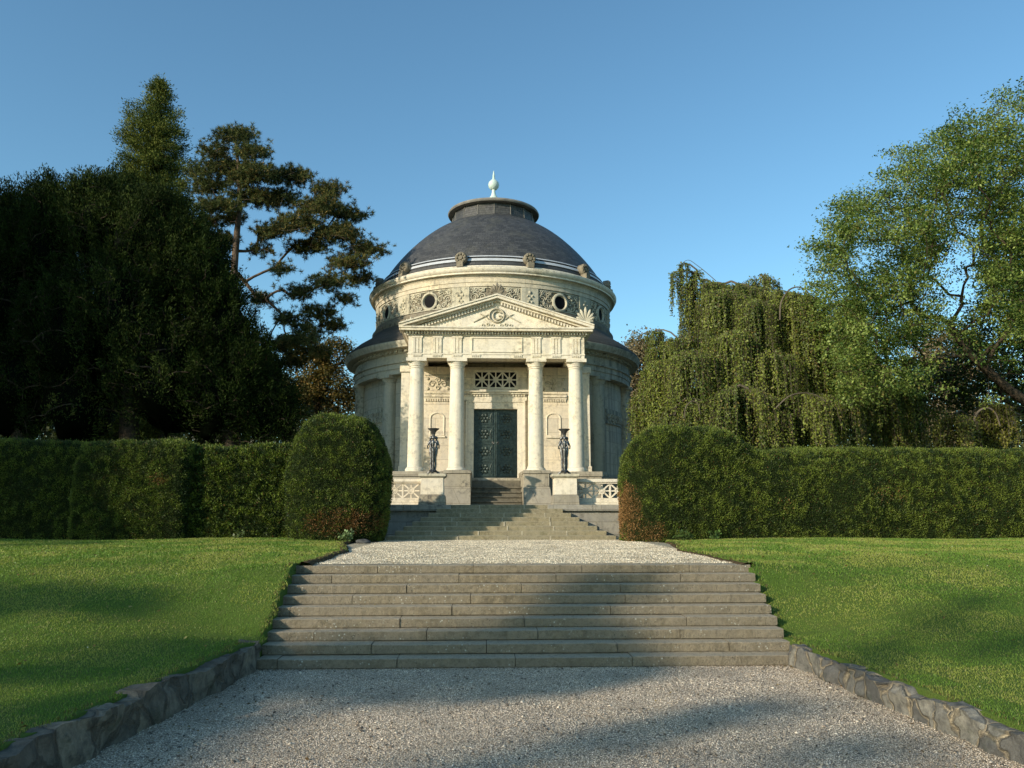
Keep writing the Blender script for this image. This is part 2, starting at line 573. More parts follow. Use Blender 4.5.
def grass(side, name, label):
    P = []
    for (y0, y1, dens, w, h) in ((4.6, 7.5, 4200, .0036, .021), (7.5, 10.5, 3600, .0045, .022), (10.5, 13.5, 2300, .007, .026), (13.5, 20.3, 1000, .012, .03)):
        xm = .70 * y1 + 1.8
        n = int(dens * (y1 - y0) * (xm - 3.1))
        X = side * rng.uniform(3.0, xm, n)
        Y = rng.uniform(y0, y1, n)
        if side < 0: e = np.where(Y < 9.45, -wall_x(Y, -1) + .12, np.where(Y < 11.9, 3.06 + .12 * (Y - 9.5) / 2.2, -landing_edge(Y, -1)))
        else: e = np.where(Y < 9.45, wall_x(Y, 1) + .12, np.where(Y < 11.9, 3.17 + .18 * (Y - 9.5) / 2.2, landing_edge(Y, 1)))
        e = e + .03 * np.sin(Y * 9) + .02 * np.sin(Y * 23)
        k = np.abs(X) > e
        X, Y = X[k], Y[k]
        P.append(np.stack([X, Y, np.full(len(X), w), np.full(len(X), h), np.abs(X) - e[k]], 1))
    P = np.concatenate(P)
    X, Y, W, H, E_ = P.T
    Z = lawn_z(X, Y)
    n = len(X)
    a = rng.uniform(0, 2 * pi, n)
    H = H * rng.uniform(.55, 1.25, n) * np.where(E_ < .08, 1.5, 1)
    W = W * rng.uniform(.7, 1.3, n)
    b = rng.uniform(0, 2 * pi, n); l = rng.uniform(.1, .9, n) * H
    base = np.stack([X, Y, Z - .005], 1)
    dx = np.stack([np.cos(a) * W, np.sin(a) * W, 0 * a], 1)
    tip = base + np.stack([np.cos(b) * l, np.sin(b) * l, H], 1)
    V = np.stack([base - dx, base + dx, tip], 1).reshape(-1, 3)
    # patches of colour
    nz = np.array([noise.fractal(Vector((x * .55, y * .55, 3. + side)), 1., 2., 4) for x, y in zip(X[::8], Y[::8])])
    nz = np.repeat(nz, 8)[:n] if len(nz) * 8 >= n else np.resize(nz, n)
    # (points are in random order, so look colour patches up on a coarse lattice instead)
    gx = np.linspace(-30, 30, 241); gy = np.linspace(0, 25, 101)
    G = np.array([[noise.fractal(Vector((x * .9, y * .9, 5. + side)), 1., 2., 5) for x in gx] for y in gy])
    ix = np.clip(((X + 30) / .25).astype(int), 0, 240); iy = np.clip((Y / .25).astype(int), 0, 100)
    p = np.clip(G[iy, ix] * 2.0 + .45, 0, 1)[:, None]
    r = rng.random((n, 1))
    c = (1 - p) * np.array([.135, .225, .032]) + p * np.array([.27, .305, .062])
    c = c * (.75 + .5 * r)
    dry = rng.random(n) < (.04 + .10 * p[:, 0])
    c[dry] = np.array([.36, .32, .13]) * rng.uniform(.6, 1.1, (dry.sum(), 1))
    edge = (E_ < .10) & (rng.random(n) < .35)
    c[edge] = np.array([.14, .10, .04]) * rng.uniform(.5, 1.2, (edge.sum(), 1))
    o = mesh_np(name, V, np.arange(3 * n).reshape(-1, 3), M['grass'], col=np.repeat(c, 3, 0))
    return tag(o, label, 'grass', kind='stuff')


grass(-1, 'grass', 'short mown grass on the bank left of the steps')
grass(1, 'grass', 'short mown grass on the bank right of the steps')


def pebbles(name, X, Y, Z, S, pal, label):
    n = len(X)
    P = np.stack([X, Y, Z], 1)
    o6 = np.array([[1, 0, 0], [-1, 0, 0], [0, 1, 0], [0, -1, 0], [0, 0, .6], [0, 0, -.6]], float)
    a = rng.uniform(0, 2 * pi, n)
    R_ = np.zeros((n, 3, 3)); R_[:, 0, 0] = np.cos(a); R_[:, 0, 1] = -np.sin(a); R_[:, 1, 0] = np.sin(a); R_[:, 1, 1] = np.cos(a); R_[:, 2, 2] = 1
    sc3 = np.stack([S * rng.uniform(.8, 1.4, n), S * rng.uniform(.6, 1., n), S * rng.uniform(.6, 1.1, n)], 1)
    L = o6[None] * sc3[:, None] + rng.normal(0, .12, (n, 6, 3)) * S[:, None, None]
    V = np.einsum('nij,nkj->nki', R_, L) + P[:, None]
    t8 = np.array([[0, 2, 4], [2, 1, 4], [1, 3, 4], [3, 0, 4], [2, 0, 5], [1, 2, 5], [3, 1, 5], [0, 3, 5]])
    Fx = (np.arange(n)[:, None, None] * 6 + t8[None]).reshape(-1, 3)
    pal = np.array(pal)
    c = pal[rng.integers(0, len(pal), n)] * rng.uniform(.6, 1.25, (n, 1))
    gx = np.linspace(-5, 5, 101); gy = np.linspace(4, 22, 181)
    G = np.array([[noise.fractal(Vector((x * 1.7, y * 1.7, 11.)), .8, 2., 5) for x in gx] for y in gy])
    c = c * np.clip(1. - .42 * np.clip(G[np.clip(((Y - 4) * 10).astype(int), 0, 180), np.clip(((X + 5) * 10).astype(int), 0, 100)], -.3, 1), .45, 1.15)[:, None]
    o = mesh_np(name, V.reshape(-1, 3), Fx, M['pebble'], col=np.repeat(c, 6, 0))
    return tag(o, label, 'gravel', kind='stuff')


n = 170000
Y = 4.6 + 4.95 * rng.random(n) ** 1.1
X = rng.uniform(-3.7, 3.6, n)
k = (X > -3.08 + (Y - 9.5) * .105) & (X < 3.07 - (Y - 9.5) * .055)
X, Y = X[k], Y[k]
pebbles('loose_gravel', X, Y, np.full(len(X), .004), rng.uniform(.0025, .0062, len(X)),
        [(.74, .62, .47), (.82, .70, .55), (.56, .46, .35), (.88, .79, .67), (.28, .22, .16), (.66, .52, .36), (.58, .51, .42)], 'pale crushed gravel in front of the lowest step')
n = 2600
Y = 4.6 + 4.85 * rng.random(n); X = rng.uniform(-3.3, 3.3, n)
k = (X > -3.08 + (Y - 9.5) * .105) & (X < 3.07 - (Y - 9.5) * .055)
X, Y = X[k], Y[k]
pebbles('coarse_gravel', X, Y, np.full(len(X), .006), rng.uniform(.007, .015, len(X)) * rng.choice([1, 1, 1, 1.5], len(X)), [(.40, .33, .25), (.20, .16, .12), (.62, .54, .43), (.12, .10, .08)], 'coarser darker stones among the pale gravel')
n = 60000
Y = 11.9 + 9.4 * rng.random(n)
X = rng.uniform(-3.1, 3.4, n)
pebbles('loose_gravel', X, Y, np.full(n, 1.014), rng.uniform(.005, .011, n),
        [(.84, .73, .54), (.92, .81, .62), (.66, .54, .37), (.94, .86, .70), (.40, .31, .20)], 'warm sunlit gravel on the landing above the lower steps')


# ------------------------------------------------------------------ retaining walls
def retaining(side, label):
    hi = .32 if side < 0 else .255
    mat = M['rubble_d'] if side < 0 else M['rubble']
    ys_ = np.arange(-8, 9.60, .04)
    prof = []
    for t in np.linspace(0, 1, 9): prof.append((0, t))
    for t in (.25, .5, .75, 1.): prof.append((t, 1.))
    prof.append((1., .4))
    V = []
    for Yv in ys_:
        x0 = wall_x(Yv, side)
        # top of each stone steps up and down a bit
        hcell = noise.cell(Vector((Yv * 3.6, side, 0))) * .035 + noise.noise(Vector((Yv * 1.3, side * 4, 0))) * .03
        wcell = noise.cell(Vector((Yv * 3.6, side, 7))) * .05
        for (a, t) in prof:
            dp = noise.fractal(Vector((Yv * 3.5, t * 1.6, a * 2 + side)), 1., 2., 4) * .035
            cell = noise.cell(Vector((Yv * 3.6 + t * .8, t * 1.3, side))) * .03
            V.append((x0 + side * (a * ((.2 if side < 0 else .10) + wcell) + (dp + cell) * (1 if a == 0 else .3) - .02), Yv, -.05 + t * (hi + .05 + hcell - .03) + (dp * .5 if t == 1. else 0)))
    k = len(prof)
    i = (np.arange(len(ys_) - 1)[:, None] * k + np.arange(k - 1)[None]).ravel()
    F_ = np.stack([i, i + 1, i + k + 1, i + k], 1)
    if side > 0: F_ = F_[:, ::-1]
    endc = np.array([[(len(ys_) - 1) * k + j for j in range(k)]])
    o = mesh_np('retaining_wall', V, [F_, endc], mat, smooth=True)
    o.data.set_sharp_from_angle(angle=radians(50))
    return tag(o, label, 'wall')


retaining(-1, 'low dark rubble wall holding the left lawn above the gravel')
retaining(1, 'low grey rubble wall with pale mortar along the right lawn')

# ------------------------------------------------------------------ lower steps
st = empty('stone_steps', (0, 10.5, 0), 'wide weathered flight of nine low sandstone steps between the lawns', 'steps')
NS, R0, T0 = 9, 1.01 / 9, .2625
offs = [.3, 1.25, .55, 1.5, .1, .9, 1.65, .5, 1.2]
for i in range(NS):
    y0 = 9.5 + i * T0
    b = MB()
    x = -3.09 - .13 * i / 8
    xe = 3.13 + .19 * i / 8 + random.uniform(-.012, .012)
    L = 2.05
    first = offs[i] + random.uniform(-.1, .1)
    edges = [x]
    e = x + first
    while e < xe - .35:
        edges.append(e)
        e += random.choice((1.35, 1.75, 2.05, 1.55))
    edges.append(xe)
    z1 = (i + 1) * R0
    for a, c in zip(edges[:-1], edges[1:]):
        dy, dz = random.uniform(-.012, .012), random.uniform(-.004, .004)
        # body of the tread stone, subdivided along its length with a worn edge
        nseg = max(4, int((c - a) / .09))
        vs, fs = [], []
        for q in range(nseg + 1):
            xx = a + .004 + (c - a - .008) * q / nseg
            wv = .007 * noise.fractal(Vector((xx * 4, i * 3.3, 0)), 1., 2., 4)
            wz = .006 * noise.fractal(Vector((xx * 5, i * 7.3, 9)), 1., 2., 4)
            ch = .004 + .008 * abs(noise.noise(Vector((xx * 9, i * 5., 2))))
            vs += [(xx, y0 + dy + wv + .012, z1 - R0 + .003), (xx, y0 + dy + wv, z1 - R0 + .012), (xx, y0 + dy + wv, z1 + dz + wz - ch), (xx, y0 + dy + wv + ch, z1 + dz + wz), (xx, y0 + T0 + .06, z1 + dz), (xx, y0 + T0 + .06, z1 - R0)]
        for q in range(nseg):
            for j in range(5):
                fs.append((q * 6 + j, (q + 1) * 6 + j, (q + 1) * 6 + j + 1, q * 6 + j + 1))
        fs.append((5, 4, 3, 2, 1, 0)); fs.append(tuple(nseg * 6 + j for j in range(6)))
        b.add(vs, fs)
    o = b.build('step', M['step'], st, smooth=25)
b = MB()
b.hexa([(-3.05, 9.55, -.05), (3.13, 9.55, -.05), (3.13, 12.0, -.05), (-3.05, 12.0, -.05), (-3.05, 9.55, .0), (3.13, 9.55, .0), (3.13, 12., .86), (-3.05, 12., .86)])
b.build('foundation', M['core'], st)

# soil edge of the landing, both sides
for s, lb in ((-1, 'crumbling dark earth edging between left lawn and gravel landing'), (1, 'thin strip of brown earth between right lawn and gravel landing')):
    ysn = np.linspace(11.6, 19.4, 150)
    V = []
    for Yv in ysn:
        e = landing_edge(Yv, s)
        for q, (dx, dz) in enumerate(((-.10, -.04), (-.05, .03), (.0, .06), (.07, .055), (.12, -.02))):
            nn = noise.fractal(Vector((Yv * 6, q * .9, s)), 1., 2., 4)
            V.append((e + s * (dx + nn * .03), Yv, 1.0 + (dz + nn * .03) * (1. if s < 0 else .55)))
    i = (np.arange(149)[:, None] * 5 + np.arange(4)[None]).ravel()
    o = mesh_np('earth_edge', V, np.stack([i, i + 1, i + 6, i + 5], 1), simple_mat('dark soil', (.05, .035, .02), (.12, .085, .045), 20, .95, .8))
    tag(o, kind='structure')

# ------------------------------------------------------------------ upper steps and terrace
us = empty('terrace_steps', (0, 22.4, 1.), 'flight of mossy sandstone steps narrowing upward to the mausoleum terrace', 'steps')
NU = 8
for i in range(NU):
    hw0 = 3.02 - i * (3.02 - 1.45) / NU
    y0 = 21.2 + i * .355
    z0 = 1.0 + i * .1175
    b = MB()
    edges = [-hw0]
    e = -hw0 + random.uniform(.6, 1.3)
    while e < hw0 - .4:
        edges.append(e); e += random.uniform(1.1, 1.7)
    edges.append(hw0)
    for a, c in zip(edges[:-1], edges[1:]):
        b.box(a + .004, c - .004, y0 + random.uniform(-.01, .01), (24.1 if i == NU - 1 else y0 + .45), z0 - .1, z0 + .1175 + random.uniform(-.003, .003), .003)
    s_ = b.build('step', M['ustep'], us, bevel=.012)
    for e in edges[1:-1]:
        jb = MB(); jb.box(e - .016, e + .016, y0 - .013, y0 + .02, z0 + .0, z0 + .112)
        jb.build('mortar_joint', M['joint'], s_)
b = MB()
for i in range(NU):
    hw0 = 2.98 - i * (3.02 - 1.45) / NU
    b.box(-hw0, hw0, 21.26 + i * .355, 24.05, 1.0 + i * .1175 - .3, 1.0 + i * .1175 + .06)
b.build('foundation', M['core'], us)

TZ = 1.93
b = MB()
te = empty('terrace', (0, 30, 1.), 'grey stone terrace platform with projecting coping carrying the mausoleum', 'terrace')
for s in (-1, 1):
    b.box(min(s * 1.4, s * 9), max(s * 1.4, s * 9), 23.72, 24.6, .85, TZ - .17)
b.box(-9, 9, 24.3, 46, .85, TZ - .02)
b.build('retaining_face', M['wall'], te)
for s in (-1, 1):
    x = 1.42
    while x < 9:
        L = random.uniform(1.2, 1.6)
        a, c = s * x, s * (x + L - .01)
        b = MB(); b.box(min(a, c), max(a, c), 23.6, 24.75, TZ - .17, TZ + .01)
        b.build('coping_stone', M['wall'], te, bevel=.015)
        x += L
b = MB()
b.box(-9, 9, 24.76, 46, TZ - .03, TZ)
b.build('paving', M['base'], te)


# balustrades and pedestals
def lattice(b, x0, x1, y, z0, z1, t=.05, dp=.07, n=None):
    h = z1 - z0
    n = n or max(1, round((x1 - x0) / h))
    wv = (x1 - x0) / n

    def bar(p, q, th, dd):
        d = Vector((q[0] - p[0], 0, q[1] - p[1])); L = d.length; d.normalize()
        nrm = Vector((-d.z, 0, d.x)) * th / 2
        P = Vector((p[0], 0, p[1])); Q = Vector((q[0], 0, q[1]))
        vs = [P - nrm, Q - nrm, Q + nrm, P + nrm]
        lo = [(v.x, y - dd / 2, v.z) for v in vs]; hi = [(v.x, y + dd / 2, v.z) for v in vs]
        b.add(lo + hi, [(0, 1, 2, 3), (7, 6, 5, 4), (0, 4, 5, 1), (1, 5, 6, 2), (2, 6, 7, 3), (3, 7, 4, 0)])
    for i in range(n):
        a = x0 + i * wv
        c = a + wv
        bar((a, z0), (c, z1), t, dp)
        bar((a, z1), (c, z0), t, dp - .006)
        bar((a, (z0 + z1) / 2), (c, (z0 + z1) / 2), t, dp - .012)
        bar(((a + c) / 2, z0), ((a + c) / 2, z1), t, dp - .018)
        if i: bar((a, z0), (a, z1), t * 1.2, dp + .006)
        cx, cz = (a + c) / 2, (z0 + z1) / 2
        for k in range(12):
            q, q2 = 2 * pi * k / 12, 2 * pi * (k + 1) / 12
            bar((cx + .09 * cos(q), cz + .09 * sin(q)), (cx + .09 * cos(q2), cz + .09 * sin(q2)), t * .9, dp + .012)


def balustrade(s, label):
    e = empty('balustrade', (s * 4.4, 24.62, TZ), label, 'balustrade', 'pierced stone balustrades on the terrace')
    x0, x1 = sorted((s * 2.34, s * 8.6))
    b = MB(); b.box(x0, x1, 24.44, 24.80, TZ + .011, TZ + .08); b.box(x0, x1, 24.48, 24.76, TZ + .08, TZ + .22); b.build('base_rail', M['stone'], e, bevel=.012)
    b = MB(); b.box(x0, x1, 24.46, 24.78, TZ + .70, TZ + .80); b.box(x0, x1, 24.50, 24.74, TZ + .655, TZ + .70); b.build('top_rail', M['stone'], e, bevel=.012)
    xs_ = [2.34, 4.44, 4.84, 6.74]
    for a, c in ((2.42, 4.44), (4.84, 6.74)):
        q0, q1 = sorted((s * a, s * c))
        b = MB(); lattice(b, q0, q1, 24.62, TZ + .22, TZ + .656, .042, .12, 4)
        b.build('pierced_panel', M['stone'], e)
    for a, c in ((4.44, 4.84), (6.74, 7.14), (7.14, 8.6)):
        q0, q1 = sorted((s * a, s * c))
        b = MB(); b.box(q0, q1 - .002, 24.5, 24.74, TZ + .22, TZ + .656); b.build('pier', M['stone'], e)


balustrade(-1, 'shaded pierced stone balustrade left of the steps beside the round hedge')
balustrade(1, 'sunlit pierced stone balustrade right of the steps')


def pedestal(s, label):
    x = s * 2.0
    e = empty('pedestal', (x, 24.3, TZ), label, 'pedestal', 'stone pedestals at the stair head')
    def fr(h0, h1, a0, a1, b, dy=0):
        b.hexa([(x - a0, 24.3 - a0, TZ + h0), (x + a0, 24.3 - a0, TZ + h0), (x + a0, 24.3 + a0, TZ + h0), (x - a0, 24.3 + a0, TZ + h0),
                (x - a1, 24.3 - a1, TZ + h1), (x + a1, 24.3 - a1, TZ + h1), (x + a1, 24.3 + a1, TZ + h1), (x - a1, 24.3 + a1, TZ + h1)])
    b = MB(); fr(.011, .27, .40, .385, b); fr(.27, .31, .385, .35, b); b.build('base', M['base'], e, bevel=.012)
    b = MB(); fr(.31, .80, .34, .335, b); b.build('shaft', M['stone'], e, bevel=.01)
    b = MB(); fr(.80, .85, .335, .40, b); fr(.85, .93, .41, .41, b); b.build('cap', M['stone_w'], e, bevel=.01)


pedestal(-1, 'shaded stone pedestal at the left head of the upper steps')
pedestal(1, 'sunlit stone pedestal at the right head of the upper steps')


def candelabrum(s, label):
    X, Y, Z = s * 2.0, 24.3, TZ + .93
    e = empty('bronze_candelabrum', (X, Y, Z), label, 'candelabrum', 'bronze figure candelabra on the pedestals')
    b = MB()
    for k in range(3):
        a = 2 * pi * k / 3 + .5
        b.tube([(X + .04 * cos(a), Y + .04 * sin(a), Z + .09), (X + .14 * cos(a), Y + .14 * sin(a), Z + .07), (X + .20 * cos(a), Y + .20 * sin(a), Z + .015)], [.03, .03, .045])
    b.lathe([(.0, Z + .05), (.10, Z + .06), (.13, Z + .1), (.09, Z + .13), (.06, Z + .16), (0, Z + .16)], (X, Y), 14)
    b.build('foot', M['bronze'], e, smooth=50)
    for k in range(3):
        a = 2 * pi * k / 3 - pi / 2
        ca, sa = cos(a), sin(a)
        f = MB()
        P = lambda r, z, t=0: (X + r * ca - t * sa, Y + r * sa + t * ca, Z + z)
        f.tube([P(.07, .12), P(.085, .3), P(.075, .5), P(.09, .66), P(.105, .76), P(.10, .86), P(.125, .95), P(.115, 1.0), P(.095, 1.04)], [.028, .034, .036, .055, .05, .04, .065, .05, .025], 9)
        f.ball(P(.105, 1.095), (.043, .043, .056), 10, 8)
        f.ball(P(.075, 1.11), (.05, .05, .05), 8, 6)
        for t in (-1, 1):
            f.tube([P(.12, .97, t * .055), P(.15, .87, t * .09), P(.17, .78, t * .055), P(.16, .80, t * .015)], [.024, .022, .018, .014], 7)
        f.build('caryatid', M['bronze'], e, smooth=60)
    b = MB(); b.lathe([(.0, Z + .14), (.045, Z + .15), (.03, Z + .3), (.05, Z + .5), (.028, Z + .7), (.04, Z + .9), (.03, Z + 1.1), (.05, Z + 1.17), (.05, Z + 1.2), (0, Z + 1.2)], (X, Y), 12)
    b.build('shaft', M['bronze'], e, smooth=40)
    b = MB(); b.lathe([(.0, Z + 1.18), (.05, Z + 1.19), (.07, Z + 1.26), (.10, Z + 1.31), (.165, Z + 1.36), (.18, Z + 1.385), (.155, Z + 1.385), (.09, Z + 1.34), (0, Z + 1.32)], (X, Y), 22)
    b.build('bowl', M['bronze'], e, smooth=40)


candelabrum(-1, 'dark bronze candelabrum with figures on the left shaded pedestal')
candelabrum(1, 'dark bronze candelabrum with figures on the right sunlit pedestal')

# ------------------------------------------------------------------ mausoleum
OC = (0., 36.5)
mz = empty('mausoleum', (0, 36.5, TZ), 'round cream stone mausoleum with slate dome and columned temple porch', 'mausoleum')
RL = np.array(mz.location)


def L(*bs): pass


def lath(name, prof, mat, n=128, parent=None, smooth=35):
    b = MB(); b.lathe(prof, OC, n)
    return b.build(name, mat, parent or mz, smooth=smooth)


lath('lower_plinth', [(6.5, TZ - .02), (6.5, 2.3), (6.42, 2.36), (6.42, 2.9), (6.48, 2.95), (6.48, 3.08), (6.4, 3.12), (5.9, 3.12)], M['base'])
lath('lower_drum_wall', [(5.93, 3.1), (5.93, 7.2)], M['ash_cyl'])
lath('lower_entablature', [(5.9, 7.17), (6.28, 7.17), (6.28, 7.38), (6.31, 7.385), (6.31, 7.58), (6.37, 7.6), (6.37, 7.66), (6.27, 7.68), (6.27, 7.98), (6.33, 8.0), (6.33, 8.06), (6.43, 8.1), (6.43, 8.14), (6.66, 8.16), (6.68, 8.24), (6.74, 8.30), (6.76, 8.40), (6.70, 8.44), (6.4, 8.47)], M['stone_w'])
b = MB()
for k in range(150):
    a = 2 * pi * k / 150
    ca, sa = cos(a), sin(a)
    def q(r, t, z): return (OC[0] + r * sa + t * ca, OC[1] - r * ca + t * sa, z)
    b.hexa([q(6.30, -.07, 8.03), q(6.42, -.07, 8.03), q(6.42, .07, 8.03), q(6.30, .07, 8.03), q(6.30, -.07, 8.13), q(6.42, -.07, 8.13), q(6.42, .07, 8.13), q(6.30, .07, 8.13)])
b.build('dentil_course', M['stone_w'], mz)
lath('lower_roof', [(6.74, 8.43), (6.70, 8.52), (6.3, 8.86), (5.8, 9.18), (5.6, 9.4), (5.5, 9.55)], M['roof_d'])
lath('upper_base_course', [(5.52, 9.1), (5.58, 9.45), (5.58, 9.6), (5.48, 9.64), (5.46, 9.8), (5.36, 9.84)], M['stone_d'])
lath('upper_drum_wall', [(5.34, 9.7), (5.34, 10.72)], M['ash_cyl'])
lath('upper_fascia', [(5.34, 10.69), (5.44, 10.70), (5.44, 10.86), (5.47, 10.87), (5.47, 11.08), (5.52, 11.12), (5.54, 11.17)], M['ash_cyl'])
lath('upper_cornice', [(5.5, 11.165), (5.66, 11.17), (5.66, 11.23), (5.71, 11.26), (5.76, 11.36), (5.76, 11.41), (5.70, 11.45), (5.45, 11.50), (5.42, 11.58), (5.36, 11.6)], M['stone'])
# dome
dz0, rho = 9.83, 5.60
prof = [(5.38, 11.55), (5.36, 11.63)]
a0 = math.acos(5.22 / rho)
a1 = math.acos(2.0 / rho)
prof += [(5.30, 11.66), (5.29, 11.74)]
for k in range(30):
    a = a0 + (a1 - a0) * k / 29
    prof.append((rho * cos(a) * (1 - .045 * sin(pi * (k / 29) ** 1.2)), dz0 + rho * sin(a)))
dome = lath('dome', prof, M['slate'], 144, smooth=25)
for (z0_, z1_) in ((11.82, 11.94), (12.02, 12.07)):
    pr = []
    rr = lambda z: sqrt(max(0, rho ** 2 - (z - dz0) ** 2))
    pr = [(rr(z0_) + .0, z0_), (rr(z0_) + .06, z0_), (rr(z1_) + .05, z1_), (rr(z1_) - .02, z1_ + .01)]
    lath('gutter_flashing', pr, M['zinc'], 144, dome)
zt = dz0 + rho * sin(a1)
lant = lath('lantern', [(2.06, zt - .12), (2.06, zt + .03), (1.97, zt + .05), (1.93, 15.62), (2.0, 15.66)], M['slate'], 16, dome, 10)
for k in range(16):
    a = 2 * pi * k / 16
    b = MB(); b.tube([(OC[0] + 1.975 * sin(a), OC[1] - 1.975 * cos(a), zt + .04), (OC[0] + 1.94 * sin(a), OC[1] - 1.94 * cos(a), 15.64)], .016, 5)
    b.build('lead_seam', M['lead'], lant)
lath('lantern_cap', [(1.9, 15.64), (2.16, 15.66), (2.19, 15.72), (2.15, 15.80), (1.9, 15.86), (1.2, 15.98), (.3, 16.08), (0, 16.1)], M['lead'], 64, dome)
lath('finial', [(0.42, 16.0), (.40, 16.2), (.30, 16.45), (.22, 16.62), (.12, 16.78), (.08, 16.95), (.085, 17.05), (.15, 17.07), (.24, 17.18), (.265, 17.30), (.24, 17.42), (.15, 17.52), (.09, 17.57), (.065, 17.62), (.05, 17.8), (.025, 17.98), (0, 18.04)], M['verd'], 24, dome, 60)


def ring_copies(o, degs):
    """o is built in local coordinates in front of the axis, at angle 0"""
    o.rotation_euler.z = radians(degs[0])
    for d in degs[1:]:
        c = copy_tree(o, mz)
        c.rotation_euler.z = radians(d)


STRIP = [15 + 30 * k for k in range(12)]
BAY = [30 * k for k in range(12)]


def cyl(R, u, z):  # u metres sideways along a circle of radius R at angle 0 (local to mausoleum)
    a = u / R
    return (R * sin(a) + RL[0], -R * cos(a) + RL[1], z)


# engaged columns
def column(b, r0, r1, z0, z1, c, n=28):
    H = z1 - z0
    pr = [(r0 * 1.25, z0), (r0 * 1.25, z0 + .07), (r0 * 1.18, z0 + .12), (r0 * 1.05, z0 + .15)]
    for k in range(9):
        t = k / 8
        pr.append((r0 + (r1 - r0) * t ** 1.7, z0 + .17 + (H - .52) * t))
    pr += [(r1 + .025, z1 - .345), (r1 + .025, z1 - .325), (r1, z1 - .32), (r1, z1 - .28)]
    b.lathe(pr, c, n)


def capital(b, r1, z1, c):
    b.lathe([(r1, z1 - .29), (r1 + .03, z1 - .27), (r1 + .03, z1 - .24), (r1 + .06, z1 - .19), (r1 + .09, z1 - .13), (r1 + .09, z1 - .115), (0, z1 - .115)], c, 28)
    a = r1 + .115
    b.box(c[0] - a, c[0] + a, c[1] - a, c[1] + a, z1 - .12, z1 + .002)


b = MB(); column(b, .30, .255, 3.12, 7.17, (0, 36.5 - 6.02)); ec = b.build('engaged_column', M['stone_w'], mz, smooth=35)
b = MB(); capital(b, .255, 7.17, (0, 36.5 - 6.02)); cp = b.build('capital', M['stone_w'], ec, smooth=35)
ring_copies(ec, [d for d in STRIP if d not in (15, 345)])

# frieze strips, carved panels, round windows, rosettes
b = MB()
for (u0, u1, z0, z1, t) in ((-.36, .36, 9.84, 10.69, .10),):
    n = 6
    for k in range(n):
        a, c = u0 + (u1 - u0) * k / n, u0 + (u1 - u0) * (k + 1) / n
        b.hexa([cyl(5.33, a, z0), cyl(5.33, c, z0), cyl(5.33 + t, c, z0), cyl(5.33 + t, a, z0), cyl(5.33, a, z1), cyl(5.33, c, z1), cyl(5.33 + t, c, z1), cyl(5.33 + t, a, z1)])
st_ = b.build('frieze_strip', M['stone_w'], mz)
# small trophy carved on the strip
b = MB()
for (u, z, r) in ((0, 10.5, .07), (-.1, 10.35, .05), (.1, 10.35, .05), (0, 10.25, .06), (-.07, 10.12, .045), (.08, 10.1, .045), (0, 10.0, .05)):
    p = cyl(5.44, u, z); b.ball(p, (r, .04, r), 8, 6)
b.build('carving', M['stone_w'], st_, smooth=60)
ring_copies(st_, STRIP)


def scroll(b, R, u, z, r, sgn, turns=1.4, th=.024):
    pts, rad = [], []
    n = 18
    for k in range(n):
        t = k / (n - 1)
        a = t * turns * 2 * pi
        rr_ = r * (1 - .75 * t)
        pts.append(cyl(R, u + sgn * rr_ * cos(a), z + rr_ * sin(a))); rad.append(th * (1.1 - .4 * t))
    b.tube(pts, rad, 6)


def leafy(b, R, u, z, r, n=5):
    for k in range(n):
        a = 2 * pi * k / n + u * 9
        p = cyl(R + .01, u + r * .6 * cos(a), z + r * .6 * sin(a))
        b.ball(p, (r * .42, .03, r * .42), 7, 5)
    b.ball(cyl(R + .02, u, z), (r * .3, .035, r * .3), 7, 5)


b = MB()
for s in (-1, 1):
    scroll(b, 5.37, s * .52, 10.28, .15, s); scroll(b, 5.37, s * .86, 10.26, .17, -s)
    scroll(b, 5.37, s * .68, 10.02, .11, s); scroll(b, 5.37, s * .70, 10.53, .10, -s)
    leafy(b, 5.37, s * .88, 10.55, .12); leafy(b, 5.37, s * .50, 10.56, .10); leafy(b, 5.37, s * .92, 9.98, .10); leafy(b, 5.37, s * .45, 9.98, .11)
    for (u, z) in ((.6, 10.42), (.78, 10.13), (.95, 10.4), (.55, 9.92)):
        leafy(b, 5.37, s * u, z, .07, 4)
# raised frame
for (u0, u1, z0, z1) in ((-1.03, 1.03, 10.63, 10.68), (-1.03, 1.03, 9.85, 9.89), (-1.06, -1.02, 9.85, 10.68), (1.02, 1.06, 9.85, 10.68)):
    n = 10 if u1 - u0 > .5 else 1
    for k in range(n):
        a, c = u0 + (u1 - u0) * k / n, u0 + (u1 - u0) * (k + 1) / n
        b.hexa([cyl(5.33, a, z0), cyl(5.33, c, z0), cyl(5.40, c, z0), cyl(5.40, a, z0), cyl(5.33, a, z1), cyl(5.33, c, z1), cyl(5.40, c, z1), cyl(5.40, a, z1)])
pn = b.build('frieze_relief', M['stone_w'], mz, smooth=50)
b = MB()
for k in range(10):
    a, c = -1.02 + 2.04 * k / 10, -1.02 + 2.04 * (k + 1) / 10
    b.add([cyl(5.352, a, 9.86), cyl(5.352, c, 9.86), cyl(5.352, c, 10.66), cyl(5.352, a, 10.66)], [(0, 1, 2, 3)])
b.build('relief_ground', M['stone_d'], pn)  # dark ground paints in the shade under the carving
ring_copies(pn, BAY)


def disc_lathe(b, prof, cz, n=28):
    """solid of revolution about the radial (y) axis, prof = (radius, outward y)"""
    vs, fs = [], []
    for i in range(n):
        a = 2 * pi * i / n
        for (r, y) in prof:
            vs.append((RL[0] + r * cos(a), RL[1] - y, cz + r * sin(a)))
    k = len(prof)
    for i in range(n):
        i2 = (i + 1) % n
        for j in range(k - 1):
            fs.append((i * k + j, i * k + j + 1, i2 * k + j + 1, i2 * k + j))
    b.add(vs, fs)


